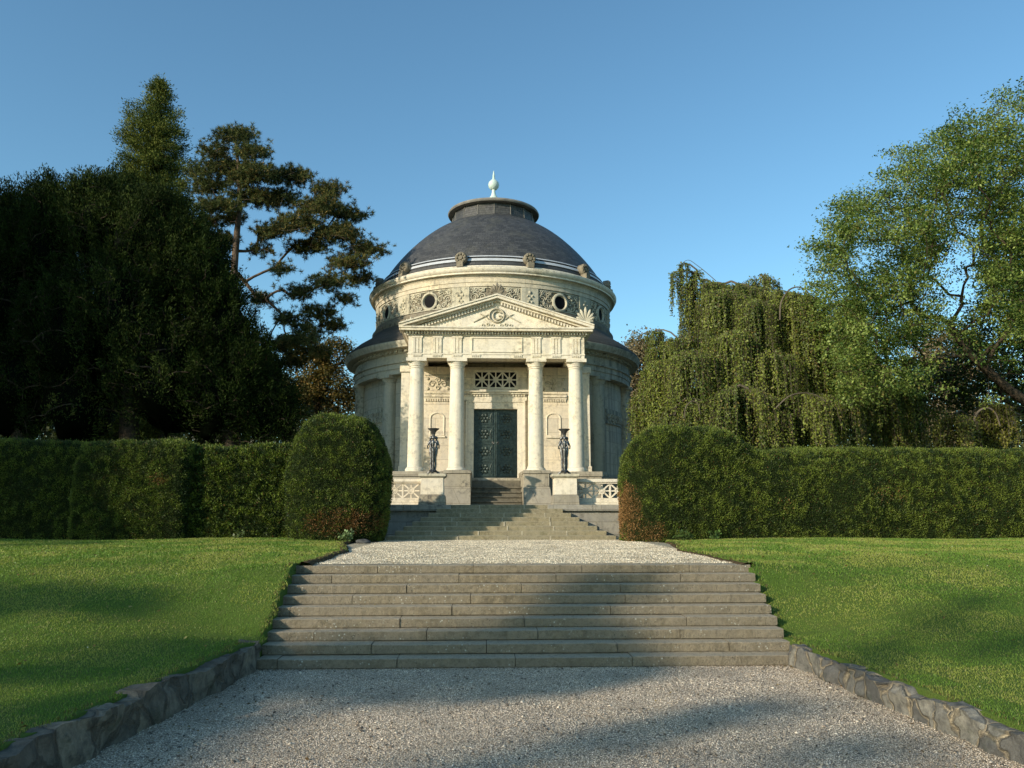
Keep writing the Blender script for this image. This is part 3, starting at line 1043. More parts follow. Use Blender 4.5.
b = MB(); disc_lathe(b, [(.40, 5.25), (.40, 5.40), (.36, 5.43), (.31, 5.43), (.285, 5.40), (.27, 5.32), (.255, 5.30), (.25, 5.2)], 10.24); oc_ = b.build('round_window', M['stone_w'], mz, smooth=40)
b = MB(); disc_lathe(b, [(.26, 5.352), (.0, 5.352)], 10.24); b.build('pane', M['dark'], oc_)
ring_copies(oc_, BAY[1:])

b = MB(); disc_lathe(b, [(.0, 5.52), (.08, 5.52), (.10, 5.47), (.13, 5.47), (.17, 5.50), (.22, 5.50), (.255, 5.46), (.26, 5.38), (.24, 5.2)], 11.92, 20)
for k in range(8):
    a = 2 * pi * k / 8
    b.ball((RL[0] + .165 * cos(a), RL[1] - 5.49, 11.92 + .165 * sin(a)), (.055, .05, .055), 7, 5)
b.box(-.13, .13, 36.5 - 5.62, 36.5 - 5.3, 11.5, 11.72)
ro = b.build('rosette', M['stone_d'], mz, smooth=45)
ring_copies(ro, STRIP)

# relief tablets between the engaged columns
b = MB()
for k in range(8):
    a, c = -.95 + 1.9 * k / 8, -.95 + 1.9 * (k + 1) / 8
    b.hexa([cyl(5.9, a, 5.35), cyl(5.9, c, 5.35), cyl(5.99, c, 5.35), cyl(5.99, a, 5.35), cyl(5.9, a, 5.95), cyl(5.9, c, 5.95), cyl(5.99, c, 5.95), cyl(5.99, a, 5.95)])
for k in range(6):
    scroll(b, 6.0, -.8 + k * .32, 5.65, .14, 1 if k % 2 else -1, th=.03)
    leafy(b, 6.0, -.64 + k * .3, 5.5, .08)
tb = b.build('relief_tablet', M['stone_w'], mz, smooth=50)
ring_copies(tb, [60, 90, 120, 150, 180, 210, 240, 270, 300])

# ---- portico
b = MB()
for s in (-1, 1):
    x0, x1 = sorted((s * .86, s * 3.7))
    b.box(x0, x1, 27.95, 32.0, TZ - .01, 2.95); b.box(x0 - .02 * (s < 0), x1 + .02 * (s > 0), 27.9, 31.9, 2.95, 3.12)
b.build('stylobate', M['base'], mz, bevel=.01)
for s in (-1, 1):
    b = MB()
    def X(v): return s * v
    a = [(X(.88), 26.55), (X(1.85), 26.55), (X(1.85), 27.94), (X(.88), 27.94)]
    a2 = [(X(.88), 26.85), (X(1.78), 26.85), (X(1.78), 27.94), (X(.88), 27.94)]
    if s < 0: a = [a[1], a[0], a[3], a[2]]; a2 = [a2[1], a2[0], a2[3], a2[2]]
    b.hexa([(*p, TZ - .01) for p in a] + [(*p, 2.55) for p in a2])
    x0, x1 = sorted((X(.89), X(1.76)))
    b.box(x0, x1, 26.9, 27.94, 2.55, 3.0)
    x0, x1 = sorted((X(.875), X(1.80)))
    b.box(x0, x1, 26.86, 27.93, 3.0, 3.115)
    b.build('stair_cheek', M['base'], mz, bevel=.015)
for k in range(6):
    y_ = 27.35 + k * .20
    b = MB()
    if k == 5: b.box(-.872, .872, y_ - .04, 28.7, TZ + 6 * .163 - .085, TZ + 6 * .163)
    else:
        b.box(-.871, .871, y_ + .03, y_ + (.9 if k == 4 else .3), TZ + k * .163 - .05, TZ + (k + 1) * .163 + (.07 if k == 4 else -.002))
        if k < 4: b.box(-.870, .870, y_ - .02, y_ + .29, TZ + (k + 1) * .163 - .05, TZ + (k + 1) * .163)
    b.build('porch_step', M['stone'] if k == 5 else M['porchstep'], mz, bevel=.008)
b = MB(); b.box(-.86, .86, 28.2, 30.5, 2.6, 2.905); b.build('porch_floor', M['base'], mz)

for x in (-2.87, -1.42, 1.42, 2.87):
    b = MB(); column(b, .285, .245, 3.12, 7.17, (x, 28.4)); cc = b.build('column', M['stone'], mz, smooth=35)
    b = MB(); capital(b, .245, 7.17, (x, 28.4)); b.build('capital', M['stone'], cc, smooth=35)

# back wall with door opening (x -.82...82, z 2.91..5.55)
b = MB()
YW = 29.85
b.box(-3.52, -.83, YW, 31.9, 3.12, 7.16); b.box(.83, 3.52, YW, 31.9, 3.12, 7.16); b.box(-.83, .83, YW + .001, 31.9, 5.56, 7.16)
b.box(-.83, .83, YW + .34, 31.9, 2.9, 5.56)
b.build('porch_wall', M['ash'], mz)
for s in (-1, 1):
    for (a, c) in ((2.98, 3.56), (1.22, 1.6)):
        x0, x1 = sorted((s * a, s * c))
        b = MB(); b.box(x0, x1, YW - .12, YW + .1, 3.12, 6.93); b.box(x0 - .05, x1 + .05, YW - .18, YW + .1, 6.93, 7.165); b.box(x0 - .04, x1 + .04, YW - .16, YW + .1, 3.12, 3.4)
        b.build('pilaster', M['stone'], mz, bevel=.008)
# door frame, hood, grille
b = MB()
b.box(-1.06, -.82, YW - .09, YW + .3, 2.906, 5.55); b.box(.82, 1.06, YW - .09, YW + .3, 2.906, 5.55); b.box(-1.06, 1.06, YW - .092, YW + .3, 5.55, 5.80)
b.box(-1.12, -1.06, YW - .12, YW + .1, 2.907, 5.86); b.box(1.06, 1.12, YW - .12, YW + .1, 2.907, 5.86); b.box(-1.12, 1.12, YW - .122, YW + .1, 5.80, 5.86)
b.build('door_frame', M['stone'], mz, bevel=.008)
b = MB()
b.box(-1.18, 1.18, YW - .10, YW + .1, 5.861, 6.10); b.box(-1.24, 1.24, YW - .20, YW + .1, 6.10, 6.17); b.box(-1.30, 1.30, YW - .28, YW + .1, 6.17, 6.26)
for k in range(22):
    b.box(-1.15 + k * .105, -1.15 + k * .105 + .055, YW - .15, YW - .09, 6.02, 6.10)
b.build('door_hood', M['stone'], mz, bevel=.006)
b = MB(); b.box(-.80, .80, YW - .004, YW + .004, 6.36, 6.98); gl = b.build('window', M['dark'], mz)
b = MB(); lattice(b, -.78, .78, YW - .04, 6.38, 6.96, .045, .06, 3)
gr_ = b.build('grille', M['stone'], gl)
b = MB()
for (a, c, z0, z1) in ((-.86, .86, 6.96, 7.04), (-.86, .86, 6.30, 6.38), (-.86, -.78, 6.38, 6.96), (.78, .86, 6.38, 6.96)):
    b.box(a, c, YW - .08, YW + .02, z0, z1)
b.build('frame', M['stone'], gl)
# side bays: carved panel, string course, niche
for s in (-1, 1):
    cx = s * 2.19
    b = MB(); b.box(cx - .50, cx + .50, YW - .06, YW + .05, 5.93, 6.0); b.box(cx - .54, cx + .54, YW - .11, YW + .05, 6.0, 6.08)
    for k in range(11): b.box(cx - .48 + k * .09, cx - .48 + k * .09 + .05, YW - .05, YW + .01, 5.84, 5.93)
    b.build('string_course', M['stone'], mz)
    b = MB()
    for (u, v, r, g1) in ((-.22, .30, .14, 1), (.22, .30, .14, -1), (0, .15, .1, 1), (0, .45, .1, -1)):
        pts = []; rad = []
        for k in range(16):
            t = k / 15; a = t * 8.5; rr_ = r * (1 - .7 * t)
            pts.append((cx + u + g1 * rr_ * cos(a), YW - .015, 6.2 + v + rr_ * sin(a))); rad.append(.022)
        b.tube(pts, rad, 6)
    for (u, v) in ((-.38, .12), (.38, .12), (-.38, .5), (.38, .5), (0, .3)): b.ball((cx + u, YW - .01, 6.2 + v), (.06, .04, .06), 8, 6)
    b.box(cx - .5, cx + .5, YW - .03, YW + .01, 6.12, 6.16); b.box(cx - .5, cx + .5, YW - .03, YW + .01, 6.82, 6.86)
    b.build('carved_panel', M['stone_w'], mz, smooth=50)
    nb = MB()
    pts = [(cx - .26, YW - .012, 4.55), (cx - .26, YW - .012, 5.2)] + [(cx + .26 * cos(pi - pi * k / 10), YW - .012, 5.2 + .2 * sin(pi * k / 10)) for k in range(1, 10)] + [(cx + .26, YW - .012, 5.2), (cx + .26, YW - .012, 4.55), (cx - .26, YW - .012, 4.55)]
    nb.tube(pts, .028, 6)
    nb.box(cx - .3, cx + .3, YW - .06, YW + .01, 4.47, 4.53)
    nb.build('niche_moulding', M['stone'], mz)
# doors
for s in (-1, 1):
    b = MB(); x0, x1 = sorted((s * .006, s * .815))
    b.box(x0, x1, YW + .14, YW + .20, 2.91, 5.545)
    dl = b.build('door', M['door'], mz)
    b = MB()
    for (z0, z1) in ((3.03, 3.6), (3.68, 4.25), (4.33, 4.9), (4.98, 5.45)):
        for (a, c, d, e) in ((.10, .72, z0, z0 + .03), (.10, .72, z1 - .03, z1), (.10, .13, z0 + .03, z1 - .03), (.69, .72, z0 + .03, z1 - .03)):
            q0, q1 = sorted((s * a, s * c)); b.box(q0, q1, YW + .11, YW + .15, d, e)
        cz = (z0 + z1) / 2
        for k in range(6):
            a = 2 * pi * k / 6
            b.ball((s * .41 + .13 * cos(a), YW + .135, cz + .13 * sin(a)), (.07, .03, .07), 8, 6)
        b.ball((s * .41, YW + .13, cz), (.05, .04, .05), 8, 6)
        for q in (-1, 1):
            b.tube([(s * .41 + q * .25, YW + .13, cz - .17), (s * .41 + q * .2, YW + .12, cz), (s * .41 + q * .26, YW + .13, cz + .18)], .015, 6)
    q0, q1 = sorted((s * .006, s * .05)); b.box(q0, q1, YW + .10, YW + .15, 2.92, 5.54)
    b.build('relief_panel', M['door'], dl, smooth=50)
    b = MB(); b.tube([(s * .09 + .035 * cos(t * pi / 6), YW + .10, 4.28 + .045 * sin(t * pi / 6)) for t in range(13)], .009, 6); b.build('ring_handle', M['bronze'], dl)

# entablature
EY = 28.1
b = MB()
b.box(-3.17, 3.17, EY, EY + .62, 7.172, 7.30)
b.box(-3.19, 3.19, EY - .02, EY + .62, 7.30, 7.345)
b.box(-3.17, 3.17, EY + .003, EY + .62, 7.345, 7.98)
for s in (-1, 1):
    x0, x1 = sorted((s * 2.58, s * 3.168)); b.box(x0, x1, EY + .62, 31.9, 7.172, 7.98)
b.build('architrave', M['stone'], mz, bevel=.006)
b = MB(); b.box(-3.1, 3.1, EY + .55, 31.5, 7.36, 7.42); b.build('porch_ceiling', M['ash'], mz)
for x in (-2.85, -2.14, -1.42, 1.42, 2.14, 2.85):
    b = MB()
    for k in (-1, 0, 1):
        b.box(x + k * .115 - .043, x + k * .115 + .043, EY - .035, EY + .05, 7.35, 7.90)
    b.box(x - .19, x + .19, EY - .045, EY + .05, 7.90, 7.965)
    b.box(x - .18, x + .18, EY - .012, EY + .05, 7.352, 7.90)
    tg = b.build('triglyph', M['stone'], mz)
for x in (-2.85, -2.14, -1.42, -.75, .75, 1.42, 2.14, 2.85):
    b = MB()
    b.box(x - .17, x + .17, EY - .028, EY + .02, 7.268, 7.298)
    for k in range(5): b.box(x - .155 + k * .068, x - .155 + k * .068 + .038, EY - .026, EY + .02, 7.215, 7.27)
    b.build('guttae', M['stone'], mz)
b = MB()
for (a, c, z0, z1) in ((-.92, .92, 7.90, 7.95), (-.92, .92, 7.39, 7.43), (-.92, -.88, 7.43, 7.90), (.88, .92, 7.43, 7.90)): b.box(a, c, EY - .03, EY + .02, z0, z1)
b.build('tablet_frame', M['stone'], mz)
b = MB()
nd = 62
for k in range(nd):
    x = -3.27 + 6.54 * (k + .5) / nd
    b.box(x - .029, x + .029, EY - .17, EY + .02, 8.032, 8.12)
for s in (-1, 1):
    for k in range(26):
        y = EY - .05 + k * .105
        x0, x1 = sorted((s * 3.15, s * 3.33)); b.box(x0, x1, y, y + .06, 8.032, 8.12)
b.build('dentil_course', M['stone'], mz)
b = MB()
b.box(-3.23, 3.23, EY - .06, 31.2, 7.98, 8.03); b.box(-3.18, 3.18, EY + .01, 31.2, 8.03, 8.118)
b.box(-3.44, 3.44, EY - .32, 31.2, 8.118, 8.20); b.box(-3.48, 3.48, EY - .36, 31.2, 8.20, 8.26)
b.build('horizontal_cornice', M['stone'], mz, bevel=.006)
# pediment
AP, HB = 9.42, 3.42
b = MB()
b.add([(-3.1, EY + .0, 8.261), (3.1, EY + .0, 8.261), (0, EY + .0, 9.30), (-3.1, EY + .3, 8.261), (3.1, EY + .3, 8.261), (0, EY + .3, 9.30)], [(0, 1, 2), (5, 4, 3), (0, 3, 4, 1), (1, 4, 5, 2), (2, 5, 3, 0)])
ty = b.build('tympanum', M['stone'], mz)
sl = (AP - 8.24) / 3.52
for s in (-1, 1):
    b = MB()
    for (dz0_, dz1_, yf) in ((-.16, -.085, EY - .14), (-.085, .01, EY - .30), (.01, .065, EY - .34)):
        p = [(s * 3.5, 8.26 + dz0_ + .06), (0., AP + dz0_), (0., AP + dz1_), (s * 3.5, 8.26 + dz1_ + .06)]
        if s > 0: p = [p[1], p[0], p[3], p[2]]
        b.hexa([(p[0][0], yf, p[0][1]), (p[1][0], yf, p[1][1]), (p[1][0], EY + .35, p[1][1]), (p[0][0], EY + .35, p[0][1]),
                (p[3][0], yf, p[3][1]), (p[2][0], yf, p[2][1]), (p[2][0], EY + .35, p[2][1]), (p[3][0], EY + .35, p[3][1])])
    rk = b.build('raking_cornice', M['stone'], mz, bevel=.006)
    b = MB()
    for k in range(1, 27):
        x = s * (.06 + k * .108); z = AP - .16 - abs(x) * sl
        if z < 8.33: break
        b.box(x - .03, x + .03, EY - .11, EY + .01, z - .10, z + .01)
    b.build('dentil', M['stone'], rk)
    b = MB()
    x0 = s * 3.5
    p = [(x0, EY + .3, 8.38), (0, EY + .3, AP + .07), (0, 32.0, AP + .07), (x0, 31.7, 8.38)]
    if s < 0: p = [p[1], p[0], p[3], p[2]]
    b.hexa([(q_[0], q_[1], q_[2] - .09) for q_ in p] + [(q_[0], q_[1], q_[2] - .02) for q_ in p])
    b.build('porch_roof', M['slate'], mz)
# monogram in the pediment: wreath ring, letter, crossed torches, ribbons
b = MB()
cz = 8.74
b.tube([(.27 * cos(2 * pi * k / 28), EY - .03, cz + .25 * sin(2 * pi * k / 28)) for k in range(29)], .034, 6)
b.tube([(.02 + .155 * cos(a), EY - .04, cz + .155 * sin(a)) for a in np.linspace(.7, 2 * pi - .75, 18)], .03, 6)
b.tube([(.17, EY - .04, cz - .10), (.17, EY - .04, cz - .02), (.06, EY - .04, cz - .02)], .026, 6)
for s in (-1, 1):
    b.tube([(s * .28, EY - .02, cz + .06), (s * .45, EY - .02, cz - .04), (s * .85, EY - .02, cz - .25)], [.03, .026, .018], 6)
    b.tube([(s * .30, EY - .02, cz - .14), (s * .42, EY - .03, cz - .03), (s * .60, EY - .03, cz + .06)], [.02, .022, .012], 6)
    for q in range(3):
        c0 = (s * (.16 + q * .17), cz - .37 + .03 * (q % 2))
        b.tube([(c0[0] + .06 * (1 - .5 * k / 11) * cos(k * .7 * s), EY - .02, c0[1] + .06 * (1 - .5 * k / 11) * sin(k * .7)) for k in range(12)], .017, 5)
b.ball((0, EY - .02, cz + .30), (.05, .04, .04), 8, 6)
b.build('monogram', M['stone_w'], ty, smooth=60)


def palmette(name, x, y, z, h, s=1., mat='stone_w'):
    b = MB()
    for k in range(-3, 4):
        a = k * .38
        L_ = h * (.95 - .1 * abs(k))
        pts = [(x + t * L_ * sin(a) * 1.0 + .04 * sin(a) * sin(t * 3), y - .03 * sin(t * pi), z + .1 * h + t * L_ * cos(a)) for t in np.linspace(0, 1, 7)]
        b.tube(pts, [.02, .03, .04, .05, .055, .05, .02], 7)
    b.tube([(x - .22 * s, y, z + .05), (x - .1, y - .02, z + .02), (x + .1, y - .02, z + .02), (x + .22 * s, y, z + .05)], [.05, .06, .06, .05], 7)
    b.box(x - .16, x + .16, y - .10, y + .12, z - .06, z + .05)
    return b.build(name, M[mat], mz, smooth=50)


palmette('acroterion', 0, EY - .1, AP + .08, .42, .8, 'stone_d')
palmette('acroterion', 3.22, EY - .05, 8.50, .55, 1.2)
palmette('acroterion', -3.22, EY + 1.4, 8.48, .5, 1.2)


# ------------------------------------------------------------------ foliage tools
def unit(v):
    return v / np.maximum(np.linalg.norm(v, axis=-1, keepdims=True), 1e-9)


def leaves(P, D, Nn, length, width, col, bend=.0):
    """diamond leaves: base P, direction D, facing Nn"""
    n = len(P)
    D = unit(D)
    T = unit(np.cross(D, Nn))
    l = np.asarray(length).reshape(-1, 1) * np.ones((n, 1)); w_ = np.asarray(width).reshape(-1, 1) * np.ones((n, 1))
    up = unit(np.cross(T, D))
    a = P; b_ = P + D * l * .45 + T * w_ * .5 + up * l * bend
    c = P + D * l; d = P + D * l * .45 - T * w_ * .5 + up * l * bend
    V = np.stack([a, b_, c, d], 1).reshape(-1, 3)
    return V, np.arange(4 * n).reshape(-1, 4), np.repeat(col, 4, 0)


def tris(P, D, length, width, col):
    n = len(P)
    D = unit(D)
    T = unit(np.cross(D, rng.normal(size=(n, 3))))
    l = np.asarray(length).reshape(-1, 1) * np.ones((n, 1)); w_ = np.asarray(width).reshape(-1, 1) * np.ones((n, 1))
    V = np.stack([P - T * w_ * .5, P + T * w_ * .5, P + D * l], 1).reshape(-1, 3)
    return V, np.arange(3 * n).reshape(-1, 3), np.repeat(col, 3, 0)


def shades(n, a, b, jit=.35, t=None):
    t = rng.random((n, 1)) if t is None else np.clip(np.asarray(t).reshape(-1, 1) + rng.normal(0, .18, (n, 1)), 0, 1)
    return (np.array(a) * (1 - t) + np.array(b) * t) * (1 + jit * rng.uniform(-1, 1, (n, 1)))


def tubes_np(A, B, ra, rb, k=6):
    n = len(A)
    D = unit(B - A)
    ref = np.where(np.abs(D[:, 2:3]) < .9, np.array([[0, 0, 1.]]), np.array([[1., 0, 0]]))
    U = unit(np.cross(D, ref)); W_ = np.cross(D, U)
    q = np.linspace(0, 2 * pi, k, endpoint=False)
    ring = U[:, None] * np.cos(q)[None, :, None] + W_[:, None] * np.sin(q)[None, :, None]
    V = np.concatenate([A[:, None] + ring * ra[:, None, None], B[:, None] + ring * rb[:, None, None]], 1).reshape(-1, 3)
    i = np.arange(k); i2 = (i + 1) % k
    f = np.stack([i, i2, i2 + k, i + k], 1)
    return V, (np.arange(n)[:, None, None] * 2 * k + f[None]).reshape(-1, 4)


def grow(trunk, targets, r_tip=.014, power=.5, trunk_r=.3, sag=.12, start=1):
    """branch skeleton that joins every target to the trunk polyline; returns trunk/branch geometry"""
    trunk = np.array(trunk, float)
    nodes = [trunk[0]]; par = [-1]; dist = [0.]
    for i in range(1, len(trunk)):
        seg = trunk[i] - trunk[i - 1]
        for q in range(1, 5):
            nodes.append(trunk[i - 1] + seg * q / 4); par.append(len(nodes) - 2); dist.append(dist[-1] + np.linalg.norm(seg) / 4)
    ntr = len(nodes)
    first = min(start * 4, ntr - 1)
    tr = np.array(nodes)
    dtr = np.array([np.linalg.norm(tr[first:] - t, axis=1).min() for t in targets])
    for ti in np.argsort(dtr):
        t = targets[ti]
        arr = np.array(nodes[first:]); dd = np.array(dist[first:])
        d = np.linalg.norm(arr - t, axis=1)
        cost = d + .22 * dd + np.where(arr[:, 2] > t[2] + .3, .6 * (arr[:, 2] - t[2]), 0)
        j = int(np.argmin(cost)) + first
        p = nodes[j]
        L_ = np.linalg.norm(t - p)
        if L_ < .05: continue
        ns = 3 if L_ > 1. else 2
        prev = j
        off = rng.normal(0, .07, 3) * L_
        for q in range(1, ns + 1):
            s = q / ns
            pt = p + (t - p) * s + (off + np.array([0, 0, sag * L_])) * sin(pi * s) * .8
            nodes.append(pt); par.append(prev); dist.append(dist[prev] + L_ / ns); prev = len(nodes) - 1
    nodes = np.array(nodes); par = np.array(par)
    cnt = np.zeros(len(nodes)); haskid = np.zeros(len(nodes), bool)
    haskid[par[par >= 0]] = True
    cnt[~haskid] = 1
    for i in range(len(nodes) - 1, 0, -1):
        cnt[par[i]] += cnt[i]
    r = r_tip * np.maximum(cnt, 1) ** power
    r *= 1.
    hs_ = np.linspace(1., .2, ntr)
    r[:ntr] = np.maximum(r[:ntr] * .6, trunk_r * hs_)
    r[ntr:] = np.minimum(r[ntr:], trunk_r * .55)
    idx = np.arange(1, len(nodes))
    ra = np.minimum(r[par[idx]], r[idx] * 1.35); ra[:ntr - 1] = r[par[idx[:ntr - 1]]]
    return tubes_np(nodes[par[idx]], nodes[idx], ra, r[idx])


def lobe_clusters(lobes, dens=1.):
    """lobes (centre, (rx,ry,rz)); cluster centres biased to the shell"""
    C, O = [], []
    for (c, r, n) in lobes:
        n = int(n * dens)
        d = unit(rng.normal(size=(n, 3)))
        d[:, 2] = np.where((d[:, 2] < -.35) & (rng.random(n) < .6), -d[:, 2], d[:, 2])
        rad = rng.uniform(.45, 1., n) ** .6
        C.append(np.array(c) + d * np.array(r) * rad[:, None])
        O.append(unit(d / np.array(r)))
    return np.concatenate(C), np.concatenate(O)


def lob(px, py, Y, rx, ry, rd=None, n=20):
    """lobe by its place in the picture at real depth Y; radii in pixels"""
    c = at(px, py, Y)
    k = Y / 786.
    return (c, (rx * k, (rd if rd is not None else (rx + ry) / 2) * k, ry * k), n)


def core_mesh(lobes, f=.6):  # dark bodies added inside the crown to block light
    V, Fx = [], []
    off = 0
    for (c, r, n) in lobes:
        nu, nv = 10, 7
        ph = np.linspace(0, pi, nv + 1); th = np.linspace(0, 2 * pi, nu, endpoint=False)
        P, T = np.meshgrid(ph, th, indexing='ij')
        v = np.stack([np.sin(P) * np.cos(T), np.sin(P) * np.sin(T), -np.cos(P)], -1).reshape(-1, 3) * np.array(r) * f
        v *= (1 + .25 * rng.uniform(-1, 1, (len(v), 1)))
        V.append(v + np.array(c))
        for j in range(nv):
            for i in range(nu):
                i2 = (i + 1) % nu
                Fx.append((off + j * nu + i, off + j * nu + i2, off + (j + 1) * nu + i2, off + (j + 1) * nu + i))
        off += len(v)
    return np.concatenate(V), np.array(Fx)


def broad_tree(name, label, base, trunk, lobes, dens, per, spread, ll, lw, ca, cb, bark='bark', trunk_r=.3, group=None, core=0., start=1, tip=.014, flat=.55, mat='leaf', autumn=None, sag=.12, power=.5):
    e = empty(name, tuple(base), label, 'tree', group)
    C, O = lobe_clusters(lobes, dens)
    V, Fx = grow(trunk, C, r_tip=tip, trunk_r=trunk_r, start=start, sag=sag, power=power)
    mesh_np('trunk', V, Fx, M[bark], e, smooth=True)
    n = len(C) * per
    ci = np.repeat(np.arange(len(C)), per)
    g_ = rng.normal(size=(n, 3)); g_ = g_ / (1 + .0 * g_)
    P = C[ci] + g_ * np.array([spread, spread, spread * flat])
    Nn = unit(O[ci] * .5 + np.array([0, 0, .8]) + rng.normal(0, .55, (n, 3)))
    D = unit(np.cross(Nn, rng.normal(size=(n, 3))) + np.array([0, 0, -.35]))
    tone = rng.random(len(C))[ci]
    col = shades(n, ca, cb, .3, tone)
    if autumn is not None:
        k = rng.random(n) < autumn[1]
        col[k] = np.array(autumn[0]) * rng.uniform(.6, 1.3, (k.sum(), 1))
    sz = rng.uniform(.6, 1.25, n)
    V, Fx, cc = leaves(P, D, Nn, ll * sz, lw * sz, col, .06)
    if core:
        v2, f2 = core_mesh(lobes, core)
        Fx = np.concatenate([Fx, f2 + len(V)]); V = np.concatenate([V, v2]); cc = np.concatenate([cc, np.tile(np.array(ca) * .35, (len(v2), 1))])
    mesh_np('crown', V, Fx, M[mat], e, col=cc)
    return e


def spray_tree(name, label, base, trunk, lobes, dens, per, spread, ll, lw, ca, cb, up=(0, 0, 1), upk=.9, bark='bark', trunk_r=.3, core=.6, group=None, elong=1.6, start=1):
    """conifer whose clusters are plumes of narrow sprays"""
    e = empty(name, tuple(base), label, 'tree', group)
    C, O = lobe_clusters(lobes, dens)
    V, Fx = grow(trunk, C, trunk_r=trunk_r, start=start)
    mesh_np('trunk', V, Fx, M[bark], e, smooth=True)
    n = len(C) * per
    ci = np.repeat(np.arange(len(C)), per)
    ax = unit(O * .55 + np.array(up) * upk + rng.normal(0, .2, (len(C), 3)))
    s = rng.uniform(-1, 1, n)
    P = C[ci] + ax[ci] * (s * spread * elong)[:, None] + rng.normal(size=(n, 3)) * (spread * .45 * (1 - .6 * np.clip(s, 0, 1)))[:, None]
    D = unit(ax[ci] * .9 + rng.normal(0, .5, (n, 3)) + O[ci] * .3)
    col = shades(n, ca, cb, .35, rng.random(len(C))[ci])
    sz = rng.uniform(.6, 1.3, n)
    V, Fx, cc = leaves(P, D, unit(O[ci] + rng.normal(0, .7, (n, 3))), ll * sz, lw * sz, col, .05)
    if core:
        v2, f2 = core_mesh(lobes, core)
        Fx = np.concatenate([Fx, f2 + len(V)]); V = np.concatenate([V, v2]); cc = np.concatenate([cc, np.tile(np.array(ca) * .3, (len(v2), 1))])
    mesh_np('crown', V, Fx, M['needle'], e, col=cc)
    return e


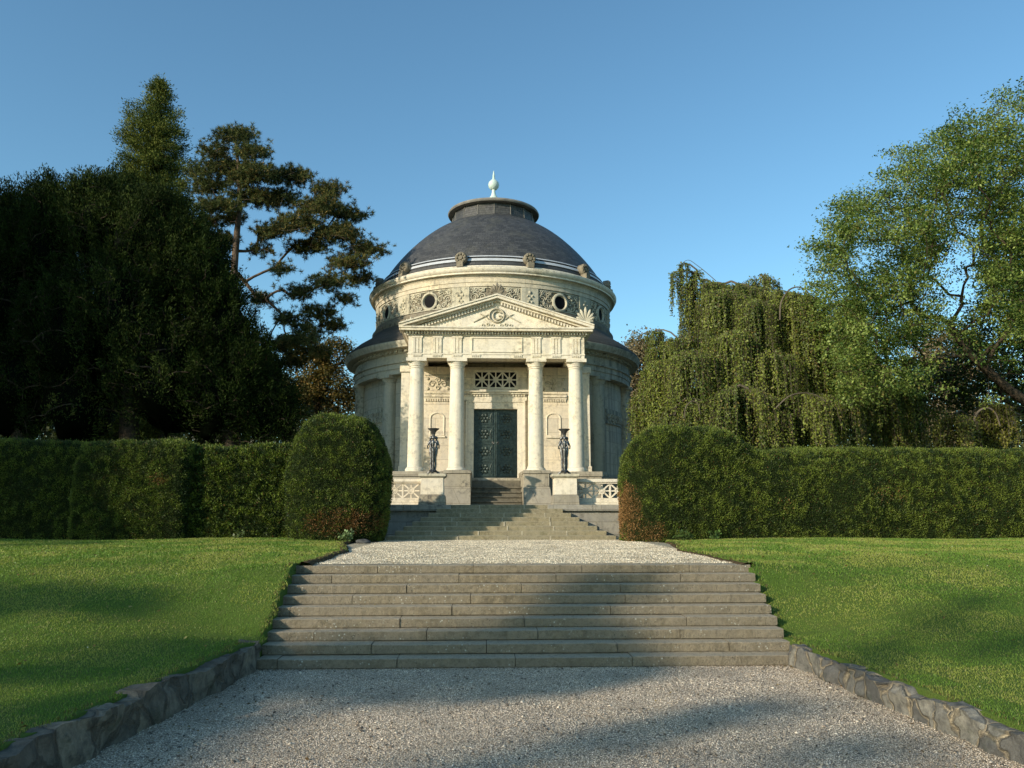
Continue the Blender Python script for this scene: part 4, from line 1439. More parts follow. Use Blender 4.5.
# ------------------------------------------------------------------ hedges
def hedge(name, label, xa, xb, yc, hw, prof_h, z0, n0, ends=(.5, .5), seed=0, colf=None, fuzz=0., group=None, p_end=2.6, lean=0., pw=4., round_=.55, xt=0.):
    """clipped yew: swept rounded section, covered in small sprigs. prof_h(x) height, hw half thickness"""
    ns, nt_ = max(24, int((xb - xa) / .12)), 34
    n = int(n0 * 1.7)
    ss = np.linspace(0, 1, ns)
    V = []
    xs_ = xa + (xb - xa) * (.5 - .5 * np.cos(pi * ss)) if (xb - xa) < 4 else xa + (xb - xa) * ss
    if (xb - xa) >= 4:
        k = 14
        l_ = xa + ends[0] * 1. * (1 - np.cos(np.linspace(0, pi / 2, k))); r_ = xb - ends[1] * (1 - np.cos(np.linspace(0, pi / 2, k)))[::-1]
        mid = np.arange(xa + ends[0], xb - ends[1], .12)[1:]
        xs_ = np.concatenate([l_, mid, r_])
    for x in xs_:
        f = 1.
        if ends[0] and x < xa + ends[0]: f = max(0, 1 - ((xa + ends[0] - x) / ends[0]) ** p_end) ** (1 / p_end)
        if ends[1] and x > xb - ends[1]: f = min(f, max(0, 1 - ((x - xb + ends[1]) / ends[1]) ** p_end) ** (1 / p_end))
        h = prof_h(x)
        fh = 1 - (1 - f) * round_
        for q in range(nt_):
            t = q / (nt_ - 1)
            a = pi * t
            ca, sa = cos(a), sin(a)
            e_ = 2 / pw
            y = -abs(ca) ** e_ * (1 if ca > 0 else -1)
            z = abs(sa) ** e_
            zz = z * h * fh
            taper = 1 - .10 * (zz / h) + (-.12 if zz < .25 * h else 0) * (1 - zz / (.25 * h))
            xx = (xa + xb) / 2 + (x - (xa + xb) / 2) * (1 - xt * (1 - min(1, zz / (.55 * h))) ** 1.6 - xt * .5 * max(0, zz / h - .6) / .4)
            V.append([xx, yc + y * hw * f * taper + lean * zz, z0 + zz])
    V = np.array(V)
    nz = np.array([noise.fractal(Vector(v * 1.1) + Vector((seed, 0, 0)), 1., 2., 5) for v in V])
    nz2 = np.array([noise.noise(Vector(v * .45) + Vector((0, seed, 0))) for v in V])
    cx, cz = (xa + xb) / 2, z0 + .9
    out = np.stack([np.zeros(len(V)), V[:, 1] - yc, np.maximum(V[:, 2] - cz, 0)], 1)
    out = unit(out)
    V = V + out * (nz * .11 + nz2 * .10)[:, None]
    i = (np.arange(len(xs_) - 1)[:, None] * nt_ + np.arange(nt_ - 1)[None]).ravel()
    Fx = np.stack([i, i + nt_, i + nt_ + 1, i + 1], 1)
    e = empty(name, ((xa + xb) / 2, yc, z0), label, 'hedge', group)
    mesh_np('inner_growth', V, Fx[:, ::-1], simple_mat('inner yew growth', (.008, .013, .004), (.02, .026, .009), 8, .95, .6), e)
    A, B, Cc, Dd = V[Fx[:, 0]], V[Fx[:, 1]], V[Fx[:, 2]], V[Fx[:, 3]]
    nr = np.cross(B - A, Dd - A); ar = np.linalg.norm(nr, axis=1) + 1e-9
    nr = nr / ar[:, None]
    ctr = np.array([0, yc, z0 + .8])
    sg = np.sign(((A - ctr) * np.array([0, 1, 1]) * nr).sum(1)); sg[sg == 0] = 1
    nr = nr * sg[:, None]
    wgt = ar * np.where(A[:, 1] > yc + hw * .5, .25, 1)
    fi = rng.choice(len(Fx), n, p=wgt / wgt.sum())
    u, v = rng.random((2, n, 1))
    P = A[fi] * (1 - u) * (1 - v) + B[fi] * u * (1 - v) + Cc[fi] * u * v + Dd[fi] * (1 - u) * v
    O = nr[fi]
    clump = np.array([noise.noise(Vector((p[0] * 6., p[1] * 6., p[2] * 6.))) + .6 * noise.noise(Vector((p[0] * 1.6, p[1], p[2] * 1.9 + seed))) for p in P])
    P = P + O * (rng.uniform(-.04, .04, n) + np.clip(clump, -.3, 1) * .04)[:, None]
    D = unit(O * .8 + rng.normal(0, .55, (n, 3)) + np.array([0, 0, .35]))
    t = np.clip(.5 + clump * 1.3, 0, 1)  # darker hollows: shade between clumps put into the sprig colour
    col = shades(n, (.020, .040, .008), (.135, .175, .026), .5, t)
    k = rng.random(n) < .03
    col[k] = np.array([.12, .065, .02]) * rng.uniform(.5, 1.2, (k.sum(), 1))
    if colf is not None: col = colf(P, col)
    topm = P[:, 2] > z0 + .9 * prof_h((xa + xb) / 2)
    stray = (rng.random(n) < np.where(topm, .10, .015))
    P = P + O * (stray * rng.uniform(0, .07, n))[:, None]
    ln = rng.uniform(.026, .056, n) * (1 + fuzz * (rng.random(n) < .2) * .8)
    Vl, Fl, cc = leaves(P, D, unit(rng.normal(size=(n, 3)) + O * .6), ln, ln * .36, col, .04)
    mesh_np('foliage', Vl, Fl, M['yew'], e, col=cc)
    return e


def brown_spots(spots, c=(.20, .10, .035)):
    def f(P, col):
        for (x, z, rx, rz, s) in spots:
            d = ((P[:, 0] - x) / rx) ** 2 + ((P[:, 2] - z) / rz) ** 2
            nn = np.array([noise.noise(Vector(p * 4.)) for p in P]) if len(P) < 900000 else 0
            k = rng.random(len(P)) < s * np.clip(1.3 - d + nn * .8, 0, 1)
            col[k] = np.array(c) * rng.uniform(.5, 1.4, (k.sum(), 1))
        return col
    return f


HZ = 1.03
# round-headed clipped yew left of the gravel
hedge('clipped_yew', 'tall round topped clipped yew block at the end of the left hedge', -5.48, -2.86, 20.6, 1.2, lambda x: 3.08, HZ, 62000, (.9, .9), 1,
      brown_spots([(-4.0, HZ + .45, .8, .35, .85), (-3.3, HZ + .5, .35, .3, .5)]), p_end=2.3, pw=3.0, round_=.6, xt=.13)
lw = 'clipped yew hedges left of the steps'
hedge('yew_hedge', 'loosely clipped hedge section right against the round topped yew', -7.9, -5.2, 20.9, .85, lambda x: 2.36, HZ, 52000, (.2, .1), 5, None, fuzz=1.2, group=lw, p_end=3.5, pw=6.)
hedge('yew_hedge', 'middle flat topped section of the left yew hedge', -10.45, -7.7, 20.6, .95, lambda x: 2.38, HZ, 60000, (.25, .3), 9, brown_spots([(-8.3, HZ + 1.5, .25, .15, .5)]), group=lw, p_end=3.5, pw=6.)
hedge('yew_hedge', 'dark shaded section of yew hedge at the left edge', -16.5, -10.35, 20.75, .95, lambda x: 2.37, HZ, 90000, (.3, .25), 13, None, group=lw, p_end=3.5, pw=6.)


def rh(x):
    t = np.clip((x - 5.2) / 1.6, 0, 1)
    return 2.88 - (2.88 - 2.32) * t * t * (3 - 2 * t) + .02 * sin(x * 1.7)


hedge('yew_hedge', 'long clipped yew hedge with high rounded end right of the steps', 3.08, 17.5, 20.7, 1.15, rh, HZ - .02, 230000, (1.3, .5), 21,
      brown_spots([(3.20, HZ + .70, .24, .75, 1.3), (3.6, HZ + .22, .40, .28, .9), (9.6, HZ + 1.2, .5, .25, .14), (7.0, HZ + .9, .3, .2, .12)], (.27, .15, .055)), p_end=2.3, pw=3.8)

# small growth at the hedge foot
def weed(x, y, z, label, n=26, r=.12, c=(.10, .14, .05)):
    e = empty('leafy_weed', (x, y, z), label, 'weed', None)
    a = rng.uniform(0, 2 * pi, n)
    A = np.tile(np.array([x, y, z - .02]), (n, 1)); B = A + np.stack([np.cos(a) * r * rng.uniform(.3, 1.2, n), np.sin(a) * r * rng.uniform(.3, 1, n), rng.uniform(.08, .25, n)], 1)
    V, Fx = tubes_np(A, B, np.full(n, .004), np.full(n, .003), 4)
    mesh_np('stem', V, Fx, simple_mat('green stem', (.08, .11, .03), (.05, .08, .02)), e)
    ci = np.repeat(np.arange(n), 4)
    P = B[ci] + rng.normal(0, .02, (4 * n, 3))
    V, Fx, cc = leaves(P, unit(rng.normal(size=(4 * n, 3)) + [0, 0, .3]), unit(rng.normal(0, .4, (4 * n, 3)) + [0, -.5, 1]), rng.uniform(.05, .09, 4 * n), rng.uniform(.04, .06, 4 * n), shades(4 * n, c, tuple(1.8 * q for q in c)))
    mesh_np('leaf', V, Fx, M['leaf'], e, col=cc)


weed(-3.72, 19.35, 1.05, 'pale green leafy weed at the foot of the round topped yew', 30, .16, (.12, .17, .07))
weed(4.35, 19.35, 1.05, 'low green weed under the brown end of the right hedge', 24, .2, (.05, .08, .02))
weed(5.1, 19.42, 1.05, 'small weed where the right hedge meets the lawn', 16, .14, (.05, .09, .02))
weed(-6.4, 19.9, 1.06, 'pale weed below the loosely clipped left hedge section', 14, .1, (.10, .13, .05))

# dark stone lying by the clipped yew
V = []
for j in range(9):
    for i in range(14):
        ph, th = pi * j / 8, 2 * pi * i / 14
        p = Vector((sin(ph) * cos(th) * .19, sin(ph) * sin(th) * .12, -cos(ph) * .07))
        p *= 1 + .35 * noise.noise(p * 9)
        V.append((p.x - 3.28, p.y + 19.15, p.z + 1.05))
Fx = np.array([(j * 14 + i, j * 14 + (i + 1) % 14, (j + 1) * 14 + (i + 1) % 14, (j + 1) * 14 + i) for j in range(8) for i in range(14)])
tag(mesh_np('stone', V, Fx, simple_mat('dark stone', (.05, .05, .05), (.11, .11, .105), 12, .8, .6), smooth=True), 'dark flat stone lying beside the clipped yew at the gravel edge', 'stone')

# fallen leaves and twigs
def litter(name, label, X, Y, Z, sz, pal):
    n = len(X)
    P = np.stack([X, Y, Z], 1)
    c = np.array(pal)[rng.integers(0, len(pal), n)] * rng.uniform(.6, 1.2, (n, 1))
    V, Fx, cc = leaves(P, rng.normal(size=(n, 3)) * [1, 1, .25], unit(rng.normal(0, .35, (n, 3)) + [0, 0, 1]), sz * rng.uniform(.6, 1.3, n), sz * .6 * rng.uniform(.6, 1.3, n), c, .1)
    tag(mesh_np(name, V, Fx, M['leaf'], col=cc), label, 'leaves', kind='stuff')


n = 900
X = rng.uniform(-9, 9, n); Y = 5 + 15 * rng.random(n) ** .8
k = np.abs(X) > 3.4
X, Y = X[k], Y[k]
litter('fallen_leaves', 'scattered dry leaves lying on the lawns', X, Y, lawn_z(X, Y) + .03, .045, [(.30, .20, .06), (.22, .12, .04), (.40, .33, .12), (.16, .09, .03)])
n = 130
X = rng.uniform(3.6, 12, n) * rng.choice([-1, 1, 1], n); Y = 7 + 12 * rng.random(n)
litter('daisies', 'tiny white daisies dotted over the lawns', X, Y, lawn_z(X, Y) + .045, .022, [(.8, .8, .75), (.7, .7, .5)])
n = 420
Y = 5 + 4.45 * rng.random(n); X = rng.uniform(-3.2, 3.2, n)
X = np.where(rng.random(n) < .5, X, np.sign(X) * (3.12 - rng.random(n) ** 2 * .5)); Y = np.where(rng.random(n) < .2, 9.46 - rng.random(n) * .08, Y)
k = (X > -3.05 + (Y - 9.5) * .105) & (X < 3.05 - (Y - 9.5) * .055)
litter('fallen_leaves', 'scattered dry leaves and bits lying on the lower gravel', X[k], Y[k], np.full(k.sum(), .014), .032, [(.20, .12, .05), (.12, .08, .04), (.30, .22, .10), (.07, .05, .03)])
n = 260
si = rng.integers(0, 9, n)
litter('fallen_leaves', 'small leaves caught on the lower steps', rng.uniform(-3., 3.1, n), 9.5 + si * T0 + .20 + rng.random(n) * .05, (si + 1) * R0 + .008, .03, [(.20, .12, .05), (.10, .07, .04), (.30, .24, .10)])

# ------------------------------------------------------------------ trees, left
YD, YL = (.007, .015, .004), (.026, .043, .008)
g1 = 'dark yews behind the left hedge'
Yy = 27.
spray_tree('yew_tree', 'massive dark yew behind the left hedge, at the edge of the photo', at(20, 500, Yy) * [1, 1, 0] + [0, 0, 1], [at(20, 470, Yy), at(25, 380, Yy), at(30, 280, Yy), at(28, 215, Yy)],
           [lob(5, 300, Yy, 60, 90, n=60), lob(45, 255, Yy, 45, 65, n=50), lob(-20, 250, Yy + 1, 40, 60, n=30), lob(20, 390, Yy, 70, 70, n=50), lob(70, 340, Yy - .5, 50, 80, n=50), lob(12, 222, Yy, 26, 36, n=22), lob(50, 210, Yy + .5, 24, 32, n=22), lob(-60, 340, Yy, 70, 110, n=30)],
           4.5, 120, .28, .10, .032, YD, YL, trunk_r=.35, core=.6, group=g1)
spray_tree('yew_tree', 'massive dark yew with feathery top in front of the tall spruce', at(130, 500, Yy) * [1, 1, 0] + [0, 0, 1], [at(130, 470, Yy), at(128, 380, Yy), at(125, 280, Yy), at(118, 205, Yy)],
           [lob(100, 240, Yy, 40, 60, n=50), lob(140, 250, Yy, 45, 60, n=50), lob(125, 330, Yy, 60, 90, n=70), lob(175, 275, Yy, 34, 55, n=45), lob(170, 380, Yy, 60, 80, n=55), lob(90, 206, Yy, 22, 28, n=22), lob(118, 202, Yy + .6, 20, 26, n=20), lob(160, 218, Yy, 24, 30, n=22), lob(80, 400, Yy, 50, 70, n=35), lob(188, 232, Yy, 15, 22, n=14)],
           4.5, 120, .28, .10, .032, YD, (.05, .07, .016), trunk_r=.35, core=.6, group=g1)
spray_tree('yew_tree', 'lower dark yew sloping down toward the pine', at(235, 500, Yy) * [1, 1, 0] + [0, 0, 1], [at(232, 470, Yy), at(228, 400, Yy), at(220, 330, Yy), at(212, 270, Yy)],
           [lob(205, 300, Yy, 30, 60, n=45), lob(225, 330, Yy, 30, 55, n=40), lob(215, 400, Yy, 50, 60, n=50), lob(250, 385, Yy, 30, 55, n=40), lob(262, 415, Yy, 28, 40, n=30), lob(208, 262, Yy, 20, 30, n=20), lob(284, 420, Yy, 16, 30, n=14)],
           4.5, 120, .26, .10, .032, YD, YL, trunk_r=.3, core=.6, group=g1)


# tall spruce
def spruce(name, label, px, Y, ytop, ybase, hw, nlev, ca, cb):
    top = at(px, ytop, Y); b0 = at(px, ybase, Y)
    e = empty(name, (b0[0], b0[1], 1.), label, 'tree')
    H = top[2] - 1.
    A = [np.array([b0[0], b0[1], .9]), np.array([top[0], top[1], top[2]])]
    As, Bs, ra, rb = [A[0]], [A[1]], [.35], [.03]
    C, AX = [], []
    for l in range(nlev):
        f = l / (nlev - 1)
        z = top[2] - .15 - f ** 1.05 * (H * .8)
        Lr = hw(f)
        nb = 6 + int(8 * min(1, f * 2.2))
        for k in range(nb):
            a = 2 * pi * (k + rng.random()) / nb
            Lb = Lr * rng.uniform(.5, 1.15) * (1.25 if rng.random() < .15 else 1)
            d = np.array([cos(a), sin(a), .0])
            p0 = np.array([top[0], top[1], z])
            droop = -.18 + .5 * (1 - f)
            pend = p0 + d * Lb + np.array([0, 0, Lb * droop * .5])
            As.append(p0); Bs.append(pend); ra.append(.02 + .02 * f); rb.append(.01)
            m = max(2, int(Lb / .28))
            for q in range(m):
                t = (q + .8) / m
                C.append(p0 + (pend - p0) * t + rng.normal(0, .10, 3)); AX.append(unit(d + np.array([0, 0, .35]) + rng.normal(0, .25, 3)))
    V, Fx = tubes_np(np.array(As), np.array(Bs), np.array(ra), np.array(rb))
    mesh_np('trunk', V, Fx, M['bark'], e)
    # a second leader on the left shoulder
    for q in range(34):
        f = rng.random()
        p_ = at(131 + rng.normal(0, 1.5 + 3 * f), 110 + 90 * f, Y)
        C.append(p_ + rng.normal(0, .12, 3)); AX.append(unit(np.array([-.3, 0, .6]) + rng.normal(0, .4, 3)))
    C = np.array(C); AX = np.array(AX)
    per = 120
    n = len(C) * per
    ci = np.repeat(np.arange(len(C)), per)
    P = C[ci] + rng.normal(size=(n, 3)) * np.array([.17, .17, .13])
    D = unit(AX[ci] + rng.normal(0, .6, (n, 3)) + np.array([0, 0, .25]))
    col = shades(n, ca, cb, .3, rng.random(len(C))[ci])
    sz = rng.uniform(.7, 1.3, n)
    V, Fx, cc = leaves(P, D, unit(rng.normal(size=(n, 3))), .12 * sz, .04 * sz, col)
    mesh_np('crown', V, Fx, M['needle'], e, col=cc)


def spw(f):
    return .10 + 1.45 * min(1, (f / .17)) ** .9 + .35 * f
spruce('spruce_tree', 'tall pointed sunlit spruce rising above the dark yews', 160, 38., 82, 470, spw, 40, (.045, .065, .016), (.15, .165, .038))


# pine with layered pads
def pine():
    Yp = 33.
    e0 = at(238, 480, Yp)
    e = empty('pine_tree', (e0[0], e0[1], 1.), 'tall pine with bare reddish trunk and layered needle pads reaching toward the dome', 'tree')
    trunk = [np.array([e0[0], e0[1], .9]), at(235, 400, Yp), at(236, 330, Yp), at(234, 270, Yp), at(237, 232, Yp), at(240, 205, Yp), at(239, 172, Yp), at(236, 142, Yp)]
    pads = [(234, 136, 20, 7), (216, 152, 13, 7), (250, 152, 16, 7), (226, 168, 18, 8), (256, 172, 20, 9), (289, 177, 20, 9), (208, 186, 14, 8), (328, 190, 15, 7), (276, 198, 22, 9), (318, 207, 22, 9), (349, 214, 16, 7), (219, 205, 20, 8), (250, 196, 18, 8), (207, 222, 12, 7),
            (297, 222, 20, 8), (336, 234, 24, 9), (367, 250, 17, 7), (272, 232, 16, 7), (310, 247, 18, 7), (348, 263, 18, 7), (224, 240, 12, 6), (330, 282, 18, 6), (360, 279, 12, 5), (296, 292, 13, 5), (318, 312, 15, 6), (334, 326, 12, 5), (290, 318, 12, 5), (300, 340, 16, 6), (318, 352, 13, 5), (276, 345, 14, 6), (262, 300, 10, 5), (345, 300, 9, 4), (280, 270, 10, 4), (200, 172, 9, 6), (306, 330, 10, 5), (286, 362, 12, 5), (262, 250, 10, 4), (240, 180, 14, 6), (230, 218, 12, 5)]
    C, W_ = [], []
    for (x, y, rx, ry) in pads:
        n = int(rx * ry / 2.5)
        Yd = Yp + rng.uniform(-1.3, 1.3)
        for q in range(n):
            a, rr_ = rng.uniform(0, 2 * pi), sqrt(rng.random())
            C.append(at(x + rx * rr_ * cos(a), y + ry * .9 * rng.uniform(-1, 1) * (1 - .5 * rr_), Yd + rng.normal(0, .55)))
            W_.append(min(1., max(0., (x - 190) / 170)))
    C = np.array(C); W_ = np.array(W_)
    V, Fx = grow(trunk, C[rng.choice(len(C), len(C), False)], r_tip=.007, trunk_r=.24, start=3, sag=-.04, power=.46)
    mesh_np('trunk', V, Fx, M['bark_pine'], e, smooth=True)
    per = 130
    n = len(C) * per
    ci = np.repeat(np.arange(len(C)), per)
    # each cluster is five tufts
    tf = rng.normal(0, .22, (len(C), 5, 3)) * [1, 1, .6]
    ti = rng.integers(0, 5, n)
    D = unit(rng.normal(size=(n, 3)) + [0, 0, .55])
    P = C[ci] + tf[ci, ti] + D * .02
    tone = rng.random(len(C))[ci]
    col = shades(n, (.018, .028, .012), (.11, .125, .04), .35, tone)
    k = rng.random(n) < .03 + .2 * W_[ci]
    col[k] = np.array([.27, .19, .06]) * rng.uniform(.5, 1.2, (k.sum(), 1))  # golden needles, more toward the right, paint in sunlit pads
    V, Fx, cc = tris(P, D, rng.uniform(.12, .20, n), .024, col)
    mesh_np('crown', V, Fx, M['needle'], e, col=cc)


pine()

Ya = 42.
broad_tree('autumn_tree', 'thin leaved tree turning yellow between the pine and the mausoleum', at(315, 500, Ya) * [1, 1, 0] + [0, 0, 1], [at(315, 500, Ya) , at(316, 440, Ya), at(318, 400, Ya), at(322, 360, Ya)],
           [lob(310, 370, Ya, 26, 24, n=26), lob(335, 355, Ya, 18, 18, n=16), lob(330, 390, Ya, 26, 24, n=24), lob(300, 400, Ya, 26, 26, n=22), lob(345, 405, Ya, 14, 20, n=12), lob(290, 350, Ya, 14, 14, n=10)],
           3.2, 70, .26, .13, .09, (.05, .06, .018), (.13, .11, .03), autumn=((.30, .20, .06), .3), flat=.7)

# ------------------------------------------------------------------ trees, right
def weeping(name, label, base, trunk, hoods, ca, cb, dens=1., bark='bark_smooth', arcs=(), drop=1.):
    e = empty(name, tuple(base), label, 'tree')
    tips = np.array([h[0] for h in hoods])
    V, Fx = grow(trunk, tips, r_tip=.03, trunk_r=.25, sag=.2, start=1)
    nb = MB()
    for (pts, r0) in arcs:
        nb.tube(pts, np.linspace(r0, r0 * .45, len(pts)), 7)
    if nb.v:
        vv = np.array(nb.v); ff = [np.array([f for f in nb.f if len(f) == 4]) + len(V)]
        V = np.concatenate([V, vv]); Fx = np.concatenate([Fx, ff[0]])
    Ps, Ds, Os, Ts, SA, SB = [], [], [], [], [], []
    for (c, R, Rd, H, ns) in hoods:
        ns = int(ns * dens)
        ph = rng.uniform(0, 2 * pi, ns)
        # strands gather into drapes
        dr = rng.uniform(0, 2 * pi, 14); dt = rng.random(14); di = rng.integers(0, 14, ns)
        ph = dr[di] + rng.normal(0, .2, ns)
        rho_ = np.sqrt(rng.random(ns)) * .95 + .05
        Ln = H * rng.uniform(.55, 1.05, ns) * (.7 + .3 * np.sin(ph * 7) ** 2) * (.5 + .5 * rho_)
        tone = .65 * dt[di] + .35 * rng.random(ns)
        for i in range(ns):
            m = int(Ln[i] / .038)
            t = np.linspace(0, 1, max(m, 6))
            r = rho_[i] + .18 * np.sqrt(t) * rho_[i]
            wob = .05 * np.sin(t * 9 + ph[i] * 5)
            x = c[0] + R * r * cos(ph[i]) + wob * .6
            y = c[1] + Rd * r * sin(ph[i]) + wob * .6
            z = c[2] - .42 * min(R, 1.6) * rho_[i] ** 2 - Ln[i] * t
            P = np.stack([x, y, z], 1)
            Ps.append(P)
            Os.append(np.tile([cos(ph[i]), sin(ph[i]), .35], (len(P), 1)))
            Ts.append(np.full(len(P), tone[i]))
            SA.append(P[:-4:4]); SB.append(P[4::4][:len(P[:-4:4])])
    P = np.concatenate(Ps); O = np.concatenate(Os); T = np.concatenate(Ts)
    n = len(P)
    P = P + rng.normal(0, .03, (n, 3))
    D = unit(np.array([0, 0, -.8]) + O * .35 + rng.normal(0, .45, (n, 3)))
    Nn = unit(O + rng.normal(0, .5, (n, 3)))
    col = shades(n, ca, cb, .3, T)
    k = rng.random(n) < .06
    col[k] = np.array([.22, .17, .05]) * rng.uniform(.6, 1.2, (k.sum(), 1))
    sz = rng.uniform(.6, 1.2, n)
    Vl, Fl, cc = leaves(P, D, Nn, .085 * sz, .06 * sz, col, .08)
    A = np.concatenate(SA); B = np.concatenate([b[:len(a)] for a, b in zip(SA, SB)])
    vt, ft = tubes_np(A[::1], B, np.full(len(A), .006), np.full(len(A), .005), 3)
    V2 = np.concatenate([V, vt]); F2 = np.concatenate([Fx, ft + len(V)])
    mesh_np('trunk', V2, F2, M[bark], e, smooth=True)
    mesh_np('crown', Vl, Fl, M['leaf'], e, col=cc)
    return e


Yw = 27.5


def hood(px, py, Y, rpx, hpx, ns, rd=None):
    k = Y / 786.
    return (at(px, py, Y), rpx * k, (rd or rpx * k), hpx * k, ns)


hoods = [hood(724, 284, Yw + 1, 14, 60, 50), hood(738, 284, Yw + .8, 14, 70, 50), hood(752, 288, Yw + .6, 16, 70, 60), hood(674, 272, Yw + 1, 4, 50, 10), hood(684, 263, Yw + 1, 5, 55, 14), hood(697, 270, Yw + 1, 6, 50, 16), hood(712, 283, Yw + 1, 14, 80, 60), hood(795, 292, Yw - .3, 24, 60, 90), hood(840, 300, Yw, 24, 90, 90), hood(775, 290, Yw, 20, 60, 70), hood(700, 280, Yw + 1, 20, 110, 60), hood(722, 290, Yw, 26, 90, 110), hood(752, 300, Yw - .4, 26, 110, 130), hood(735, 330, Yw - .8, 30, 110, 130), hood(780, 305, Yw - .5, 24, 130, 130),
         hood(802, 296, Yw - .6, 20, 110, 120), hood(820, 320, Yw - .2, 26, 110, 120), hood(690, 350, Yw - 1.2, 26, 70, 120), hood(668, 345, Yw + .5, 22, 90, 90), hood(700, 330, Yw, 28, 100, 120),
         hood(770, 350, Yw - 1.2, 32, 90, 150), hood(840, 345, Yw - 1, 26, 95, 130), hood(740, 385, Yw - 2, 34, 62, 150), hood(800, 393, Yw - 2.2, 36, 62, 170), hood(700, 400, Yw - 1.5, 20, 50, 80),
         hood(860, 370, Yw - .6, 30, 80, 130), hood(890, 385, Yw - .2, 28, 70, 110), hood(650, 390, Yw + 1, 20, 60, 70), hood(915, 400, Yw, 24, 50, 80), hood(655, 330, Yw + 1.8, 10, 60, 30), hood(760, 275, Yw + 2, 20, 60, 60), hood(720, 372, Yw - .6, 26, 80, 100), hood(680, 385, Yw, 24, 70, 90), hood(830, 395, Yw - 1.6, 28, 60, 110)]


def arc(pxs, Y, r):
    P = np.array([at(x, y, Y) for x, y in pxs])
    # smooth
    out = []
    for i in range(len(P) - 1):
        p0, p1, p2, p3 = P[max(i - 1, 0)], P[i], P[i + 1], P[min(i + 2, len(P) - 1)]
        for t in np.linspace(0, 1, 5)[:-1]:
            out.append(.5 * ((2 * p1) + (-p0 + p2) * t + (2 * p0 - 5 * p1 + 4 * p2 - p3) * t ** 2 + (-p0 + 3 * p1 - 3 * p2 + p3) * t ** 3))
    out.append(P[-1])
    return ([tuple(p) for p in out], r)


hline = [(655, 350), (668, 318), (690, 300), (715, 290), (740, 292), (765, 292), (795, 298), (820, 305), (850, 322), (880, 350), (915, 392)]
for q in range(62):
    k_ = rng.uniform(0, len(hline) - 1.01); i_ = int(k_); f_ = k_ - i_
    px = hline[i_][0] * (1 - f_) + hline[i_ + 1][0] * f_
    py = hline[i_][1] * (1 - f_) + hline[i_ + 1][1] * f_
    low = rng.random() ** 1.2
    py = py + 6 + low * (415 - py)
    hoods.append(hood(px, py, Yw + 1.2 - 3.0 * low + rng.normal(0, .4), rng.uniform(11, 24), rng.uniform(40, 85), 55))
arcs = [arc([(780, 320), (781, 303), (788, 291), (797, 287), (806, 290), (811, 298)], Yw - 1.2, .035),
        arc([(776, 408), (788, 397), (801, 393), (816, 395), (826, 402)], Yw - 3.3, .025), arc([(684, 418), (686, 407), (692, 401), (698, 404), (700, 414)], Yw - 2.6, .022),
        arc([(716, 281), (708, 274), (698, 266), (688, 260), (680, 266), (674, 276)], Yw + 1, .014)]
weeping('weeping_beech', 'broad weeping beech with hanging green curtains behind the right hedge', at(770, 500, Yw) * [1, 1, 0] + [0, 0, 1], [at(770, 510, Yw), at(768, 440, Yw), at(765, 380, Yw), at(762, 320, Yw)],
        hoods, (.06, .092, .016), (.235, .265, .05), 2.1, arcs=arcs)
# few thin bare strands at the upper left tip
weeping('weeping_beech', 'small weeping tree low behind the right end of the hedge', at(975, 500, 26.) * [1, 1, 0] + [0, 0, 1], [at(978, 510, 26.), at(978, 450, 26.), at(975, 410, 26.)],
        [hood(955, 414, 25., 20, 45, 110), hood(995, 402, 25.4, 16, 55, 100), hood(975, 425, 26.6, 22, 40, 70), hood(1020, 415, 26., 20, 45, 70)], (.08, .10, .018), (.21, .21, .04), 1.8,
        arcs=[arc([(972, 425), (978, 412), (988, 408), (996, 414), (1000, 426)], 24.6, .045)])

# big broadleaf tree leaning in from the right
Yr = 24.
lobes = [lob(862, 215, Yr, 34, 30, n=30), lob(900, 195, Yr, 38, 34, n=36), lob(945, 165, Yr, 42, 36, n=40), lob(995, 140, Yr, 42, 38, n=40), lob(840, 258, Yr, 26, 24, n=22), lob(880, 255, Yr - .5, 40, 30, n=36), lob(925, 228, Yr + .5, 40, 30, n=30), lob(862, 296, Yr - .5, 38, 24, n=28), lob(905, 290, Yr - 1, 32, 22, n=22),
         lob(985, 205, Yr, 40, 32, n=26), lob(1040, 175, Yr, 40, 60, n=36), lob(880, 335, Yr - .8, 42, 24, n=30), lob(920, 340, Yr - 1, 26, 16, n=12), lob(1010, 290, Yr + .8, 22, 30, n=12), lob(870, 375, Yr, 40, 26, n=24), lob(1030, 240, Yr + 1, 26, 40, n=18), lob(1005, 112, Yr, 24, 20, n=16), lob(840, 345, Yr, 22, 30, n=16), lob(965, 340, Yr - 1, 16, 12, n=6), lob(1000, 350, Yr + .5, 26, 24, n=14)]
outline = [(812, 262), (826, 228), (850, 196), (884, 172), (908, 150), (940, 138), (965, 118), (1000, 100), (1060, 80), (1100, 300), (1050, 400), (985, 396), (940, 385), (885, 402), (838, 396), (836, 350), (820, 320), (812, 290)]


def inside(x, y, poly):
    r_ = False
    for a in range(len(poly)):
        (x0, y0), (x1, y1) = poly[a - 1], poly[a]
        if (y0 > y) != (y1 > y) and x < (x1 - x0) * (y - y0) / (y1 - y0) + x0: r_ = not r_
    return r_


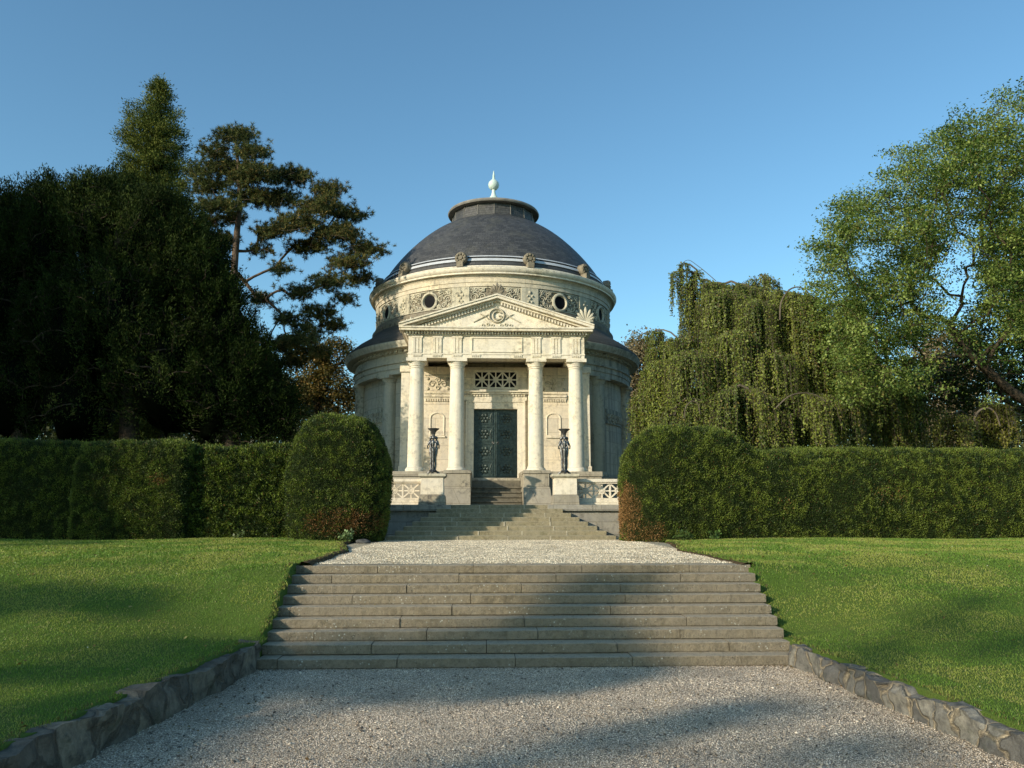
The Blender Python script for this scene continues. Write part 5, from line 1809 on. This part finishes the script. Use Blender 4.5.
lobes = []
while len(lobes) < 1950:
    px, py = rng.uniform(806, 1095), rng.uniform(82, 405)
    if not inside(px + rng.normal(0, 5), py + rng.normal(0, 5), outline): continue
    hole = min(hypot((px - 962) / 22, (py - 282) / 44), hypot((px - 990) / 16, (py - 335) / 14), hypot((px - 925) / 16, (py - 352) / 10), hypot((px - 893) / 9, (py - 318) / 8), hypot((px - 968) / 36, (py - 374) / 16))
    if hole < 1 and rng.random() < .93: continue
    if px > 930 and py > 345 and rng.random() < .8: continue
    dY = rng.normal(0, 1.5)
    p_ = at(px, py, Yr + dY)
    if noise.fractal(Vector((p_[0] * .75, p_[1] * .6, p_[2] * 1.15)), 1., 2., 3) < -.10: continue
    lobes.append((p_, (.3, .3, .22), 1))
broad_tree('broadleaf_tree', 'large green broadleaf tree leaning in from the right edge', at(1100, 500, Yr) * [1, 1, 0] + [0, 0, 1],
           [at(1090, 520, Yr), at(1050, 418, Yr), at(1012, 392, Yr), at(980, 364, Yr), at(962, 345, Yr), at(951, 328, Yr), at(942, 318, Yr)],
           lobes, 1., 78, .20, .095, .052, (.05, .10, .02), (.27, .33, .08), bark='bark', trunk_r=.2, start=3, flat=.5, tip=.007, power=.42, autumn=((.2, .17, .045), .05), sag=.05)
# darker broadleaf behind it, on the right edge
Yb = 29.
broad_tree('broadleaf_tree', 'dark thin tree behind the leaning one at the right edge', at(1035, 500, Yb) * [1, 1, 0] + [0, 0, 1], [at(1040, 510, Yb), at(1035, 420, Yb), at(1025, 330, Yb), at(1015, 250, Yb)],
           [lob(1000, 330, Yb, 36, 40, n=30), lob(1010, 260, Yb, 30, 40, n=24), lob(975, 370, Yb, 40, 30, n=24), lob(1040, 380, Yb, 30, 50, n=30), lob(1050, 250, Yb, 30, 60, n=20), lob(930, 395, Yb, 36, 24, n=22), lob(990, 400, Yb, 30, 30, n=20)],
           3., 60, .26, .12, .07, (.025, .045, .012), (.08, .11, .028), flat=.8, autumn=((.14, .12, .04), .04))
# brown autumn trees far behind
for (px, py, rx, ry, lb) in ((640, 365, 22, 34, 'brownish autumn tree far behind the right side of the mausoleum'), (950, 355, 34, 30, 'pale autumn tree seen through the gap beside the leaning tree')):
    Yc = 60.
    broad_tree('autumn_tree', lb, at(px, 520, Yc) * [1, 1, 0] + [0, 0, .95], [at(px, 520, Yc), at(px, 440, Yc), at(px, 400, Yc), at(px, py, Yc)],
               [lob(px, py, Yc, rx, ry, n=30), lob(px - rx * .6, py + ry, Yc, rx, ry, n=25), lob(px + rx * .6, py + ry, Yc, rx, ry, n=25), lob(px, py + 2 * ry, Yc, rx * 1.2, ry, n=20)],
               3., 60, .42, .22, .15, (.14, .11, .06), (.32, .25, .14), flat=.8, tip=.03)

# distant wood closing the horizon
def wood():
    pts, cols = [], []
    n = 140000
    a = rng.uniform(-1, 1, n)
    X = a * 120; Yd = 85 + rng.uniform(-6, 6, n)
    top = 12.5 + 2.2 * np.sin(X * .21) + 1.6 * np.sin(X * .53 + 1) + 1.2 * np.sin(X * 1.1 + 2)
    Z = .8 + top * rng.random(n) ** .7
    P = np.stack([X, Yd, Z], 1)
    col = shades(n, (.03, .042, .018), (.075, .085, .035), .3)
    V, Fx, cc = leaves(P, rng.normal(size=(n, 3)), unit(rng.normal(size=(n, 3)) + [0, -1, .5]), .6, .45, col)
    tag(mesh_np('distant_wood', V, Fx, M['leaf'], col=cc), 'distant belt of mixed trees beyond the park', 'wood', kind='stuff')


wood()


# ------------------------------------------------------------------ trees standing outside the picture whose shade falls into it
def shade_tree(x, y, h, crown_r, z_lo, label, dens=1., thin=.34, tr=.3, nb=60):
    zc = (h + z_lo) / 2
    lobes_ = []
    for k in range(8):
        a = 2 * pi * k / 8
        lobes_.append(((x + crown_r * .5 * cos(a), y + crown_r * .5 * sin(a), zc + rng.uniform(-.3, .3) * (h - z_lo) / 2), (crown_r * .55, crown_r * .55, (h - z_lo) * .34), nb / 8))
    lobes_.append(((x, y, h - (h - z_lo) * .25), (crown_r * .6, crown_r * .6, (h - z_lo) * .28), nb / 5))
    broad_tree('park_tree', label, (x, y, 0), [(x, y, -.1), (x + .1, y, z_lo), (x, y + .1, zc), (x, y, h - .5)], lobes_, dens, 40, .45, thin, thin * .7, (.03, .05, .012), (.07, .09, .02), trunk_r=tr)


shade_tree(-28, 17, 17.5, 4.5, 2.5, 'dense park tree left of the view, nearest the hedge', 7.)
shade_tree(-27, 9, 11.5, 2.8, 2.5, 'smaller dense park tree left of the view beside the hedge', 4.)
shade_tree(-35, 22, 19., 6., 3, 'dense park tree left of the view, farther along the hedge', 6.)
shade_tree(-40, 27, 18., 6., 3, 'dense park tree left of the view, farthest along the hedge', 5.)


def up_sun(gx, gy, gz_, t, rh, rv, n=22):
    """a limb of foliage standing where it shades the ground point"""
    return ((gx - sin(AZ) * t, gy - cos(AZ) * t, gz_ + tan(EL) * t - (.24 if t > 34 else 0)), (rh, rh, rv), n)


def layered(label, lobes_, tr=.22, dens=.55):
    c = np.mean([l[0] for l in lobes_], 0)
    top = max(l[0][2] for l in lobes_)
    broad_tree('park_tree', label, (c[0], c[1], 0), [(c[0], c[1], -.1), (c[0], c[1], top * .4), (c[0] + .1, c[1], top * .75), (c[0], c[1], top)], lobes_, dens, 60, .22, .2, .13, (.04, .07, .015), (.08, .11, .025), trunk_r=tr, start=1, flat=.3, tip=.008)


def streak(x0, y0, x1, y1, z0, z1, t, r, rv, n=5, k=None):
    k = k or max(2, int(hypot(x1 - x0, y1 - y0) / .55))
    return [up_sun(x0 + (x1 - x0) * q / (k - 1), y0 + (y1 - y0) * q / (k - 1), z0 + (z1 - z0) * q / (k - 1), t, r, rv, n) for q in range(k)]


layered('open crowned park tree behind the camera on the left',
        [up_sun(-6.6, 10.0, .9, 33, .8, .2, 24), up_sun(-5.7, 10.0, .9, 33, .6, .16, 18), up_sun(-7.6, 9.8, .9, 33, 1., .2, 20), up_sun(-9.5, 17.5, 1., 33, 1.2, .3, 18)]
        + streak(-5.6, 7.2, -3.9, 8.0, .4, .35, 33, .3, .05, 6) + streak(-4.9, 6.0, -3.6, 6.6, .35, .3, 33, .4, .10, 8) + streak(-4.0, 5.1, -2.9, 6.0, .2, .1, 33, .35, .10, 6), .14)
layered('slender layered park tree behind the camera',
        streak(-3.0, 9.45, 1.0, 9.45, .22, .22, 36, .32, .12, 22, 11) + streak(-1.6, 9.7, .6, 10.1, .3, .6, 36, .3, .09, 14) + streak(.3, 10.3, 1.6, 11.4, .65, .95, 36, .25, .06, 8)
        + streak(-2.2, 8.7, 1.0, 9.1, .0, .0, 36, .2, .02, 4), .08)
layered('low spreading park tree far behind the camera',
        streak(3.5, 8.6, 6.0, 10.3, .4, .9, 40, .2, .04, 3) + streak(5.0, 8.6, 7.0, 9.6, .5, .85, 40, .2, .04, 3)
        + streak(-.3, 6.2, 2.7, 8.0, .0, .0, 40, .10, .02, 2) + streak(1.2, 5.8, 3.0, 6.8, 0., 0., 40, .15, .02, 3), .08)
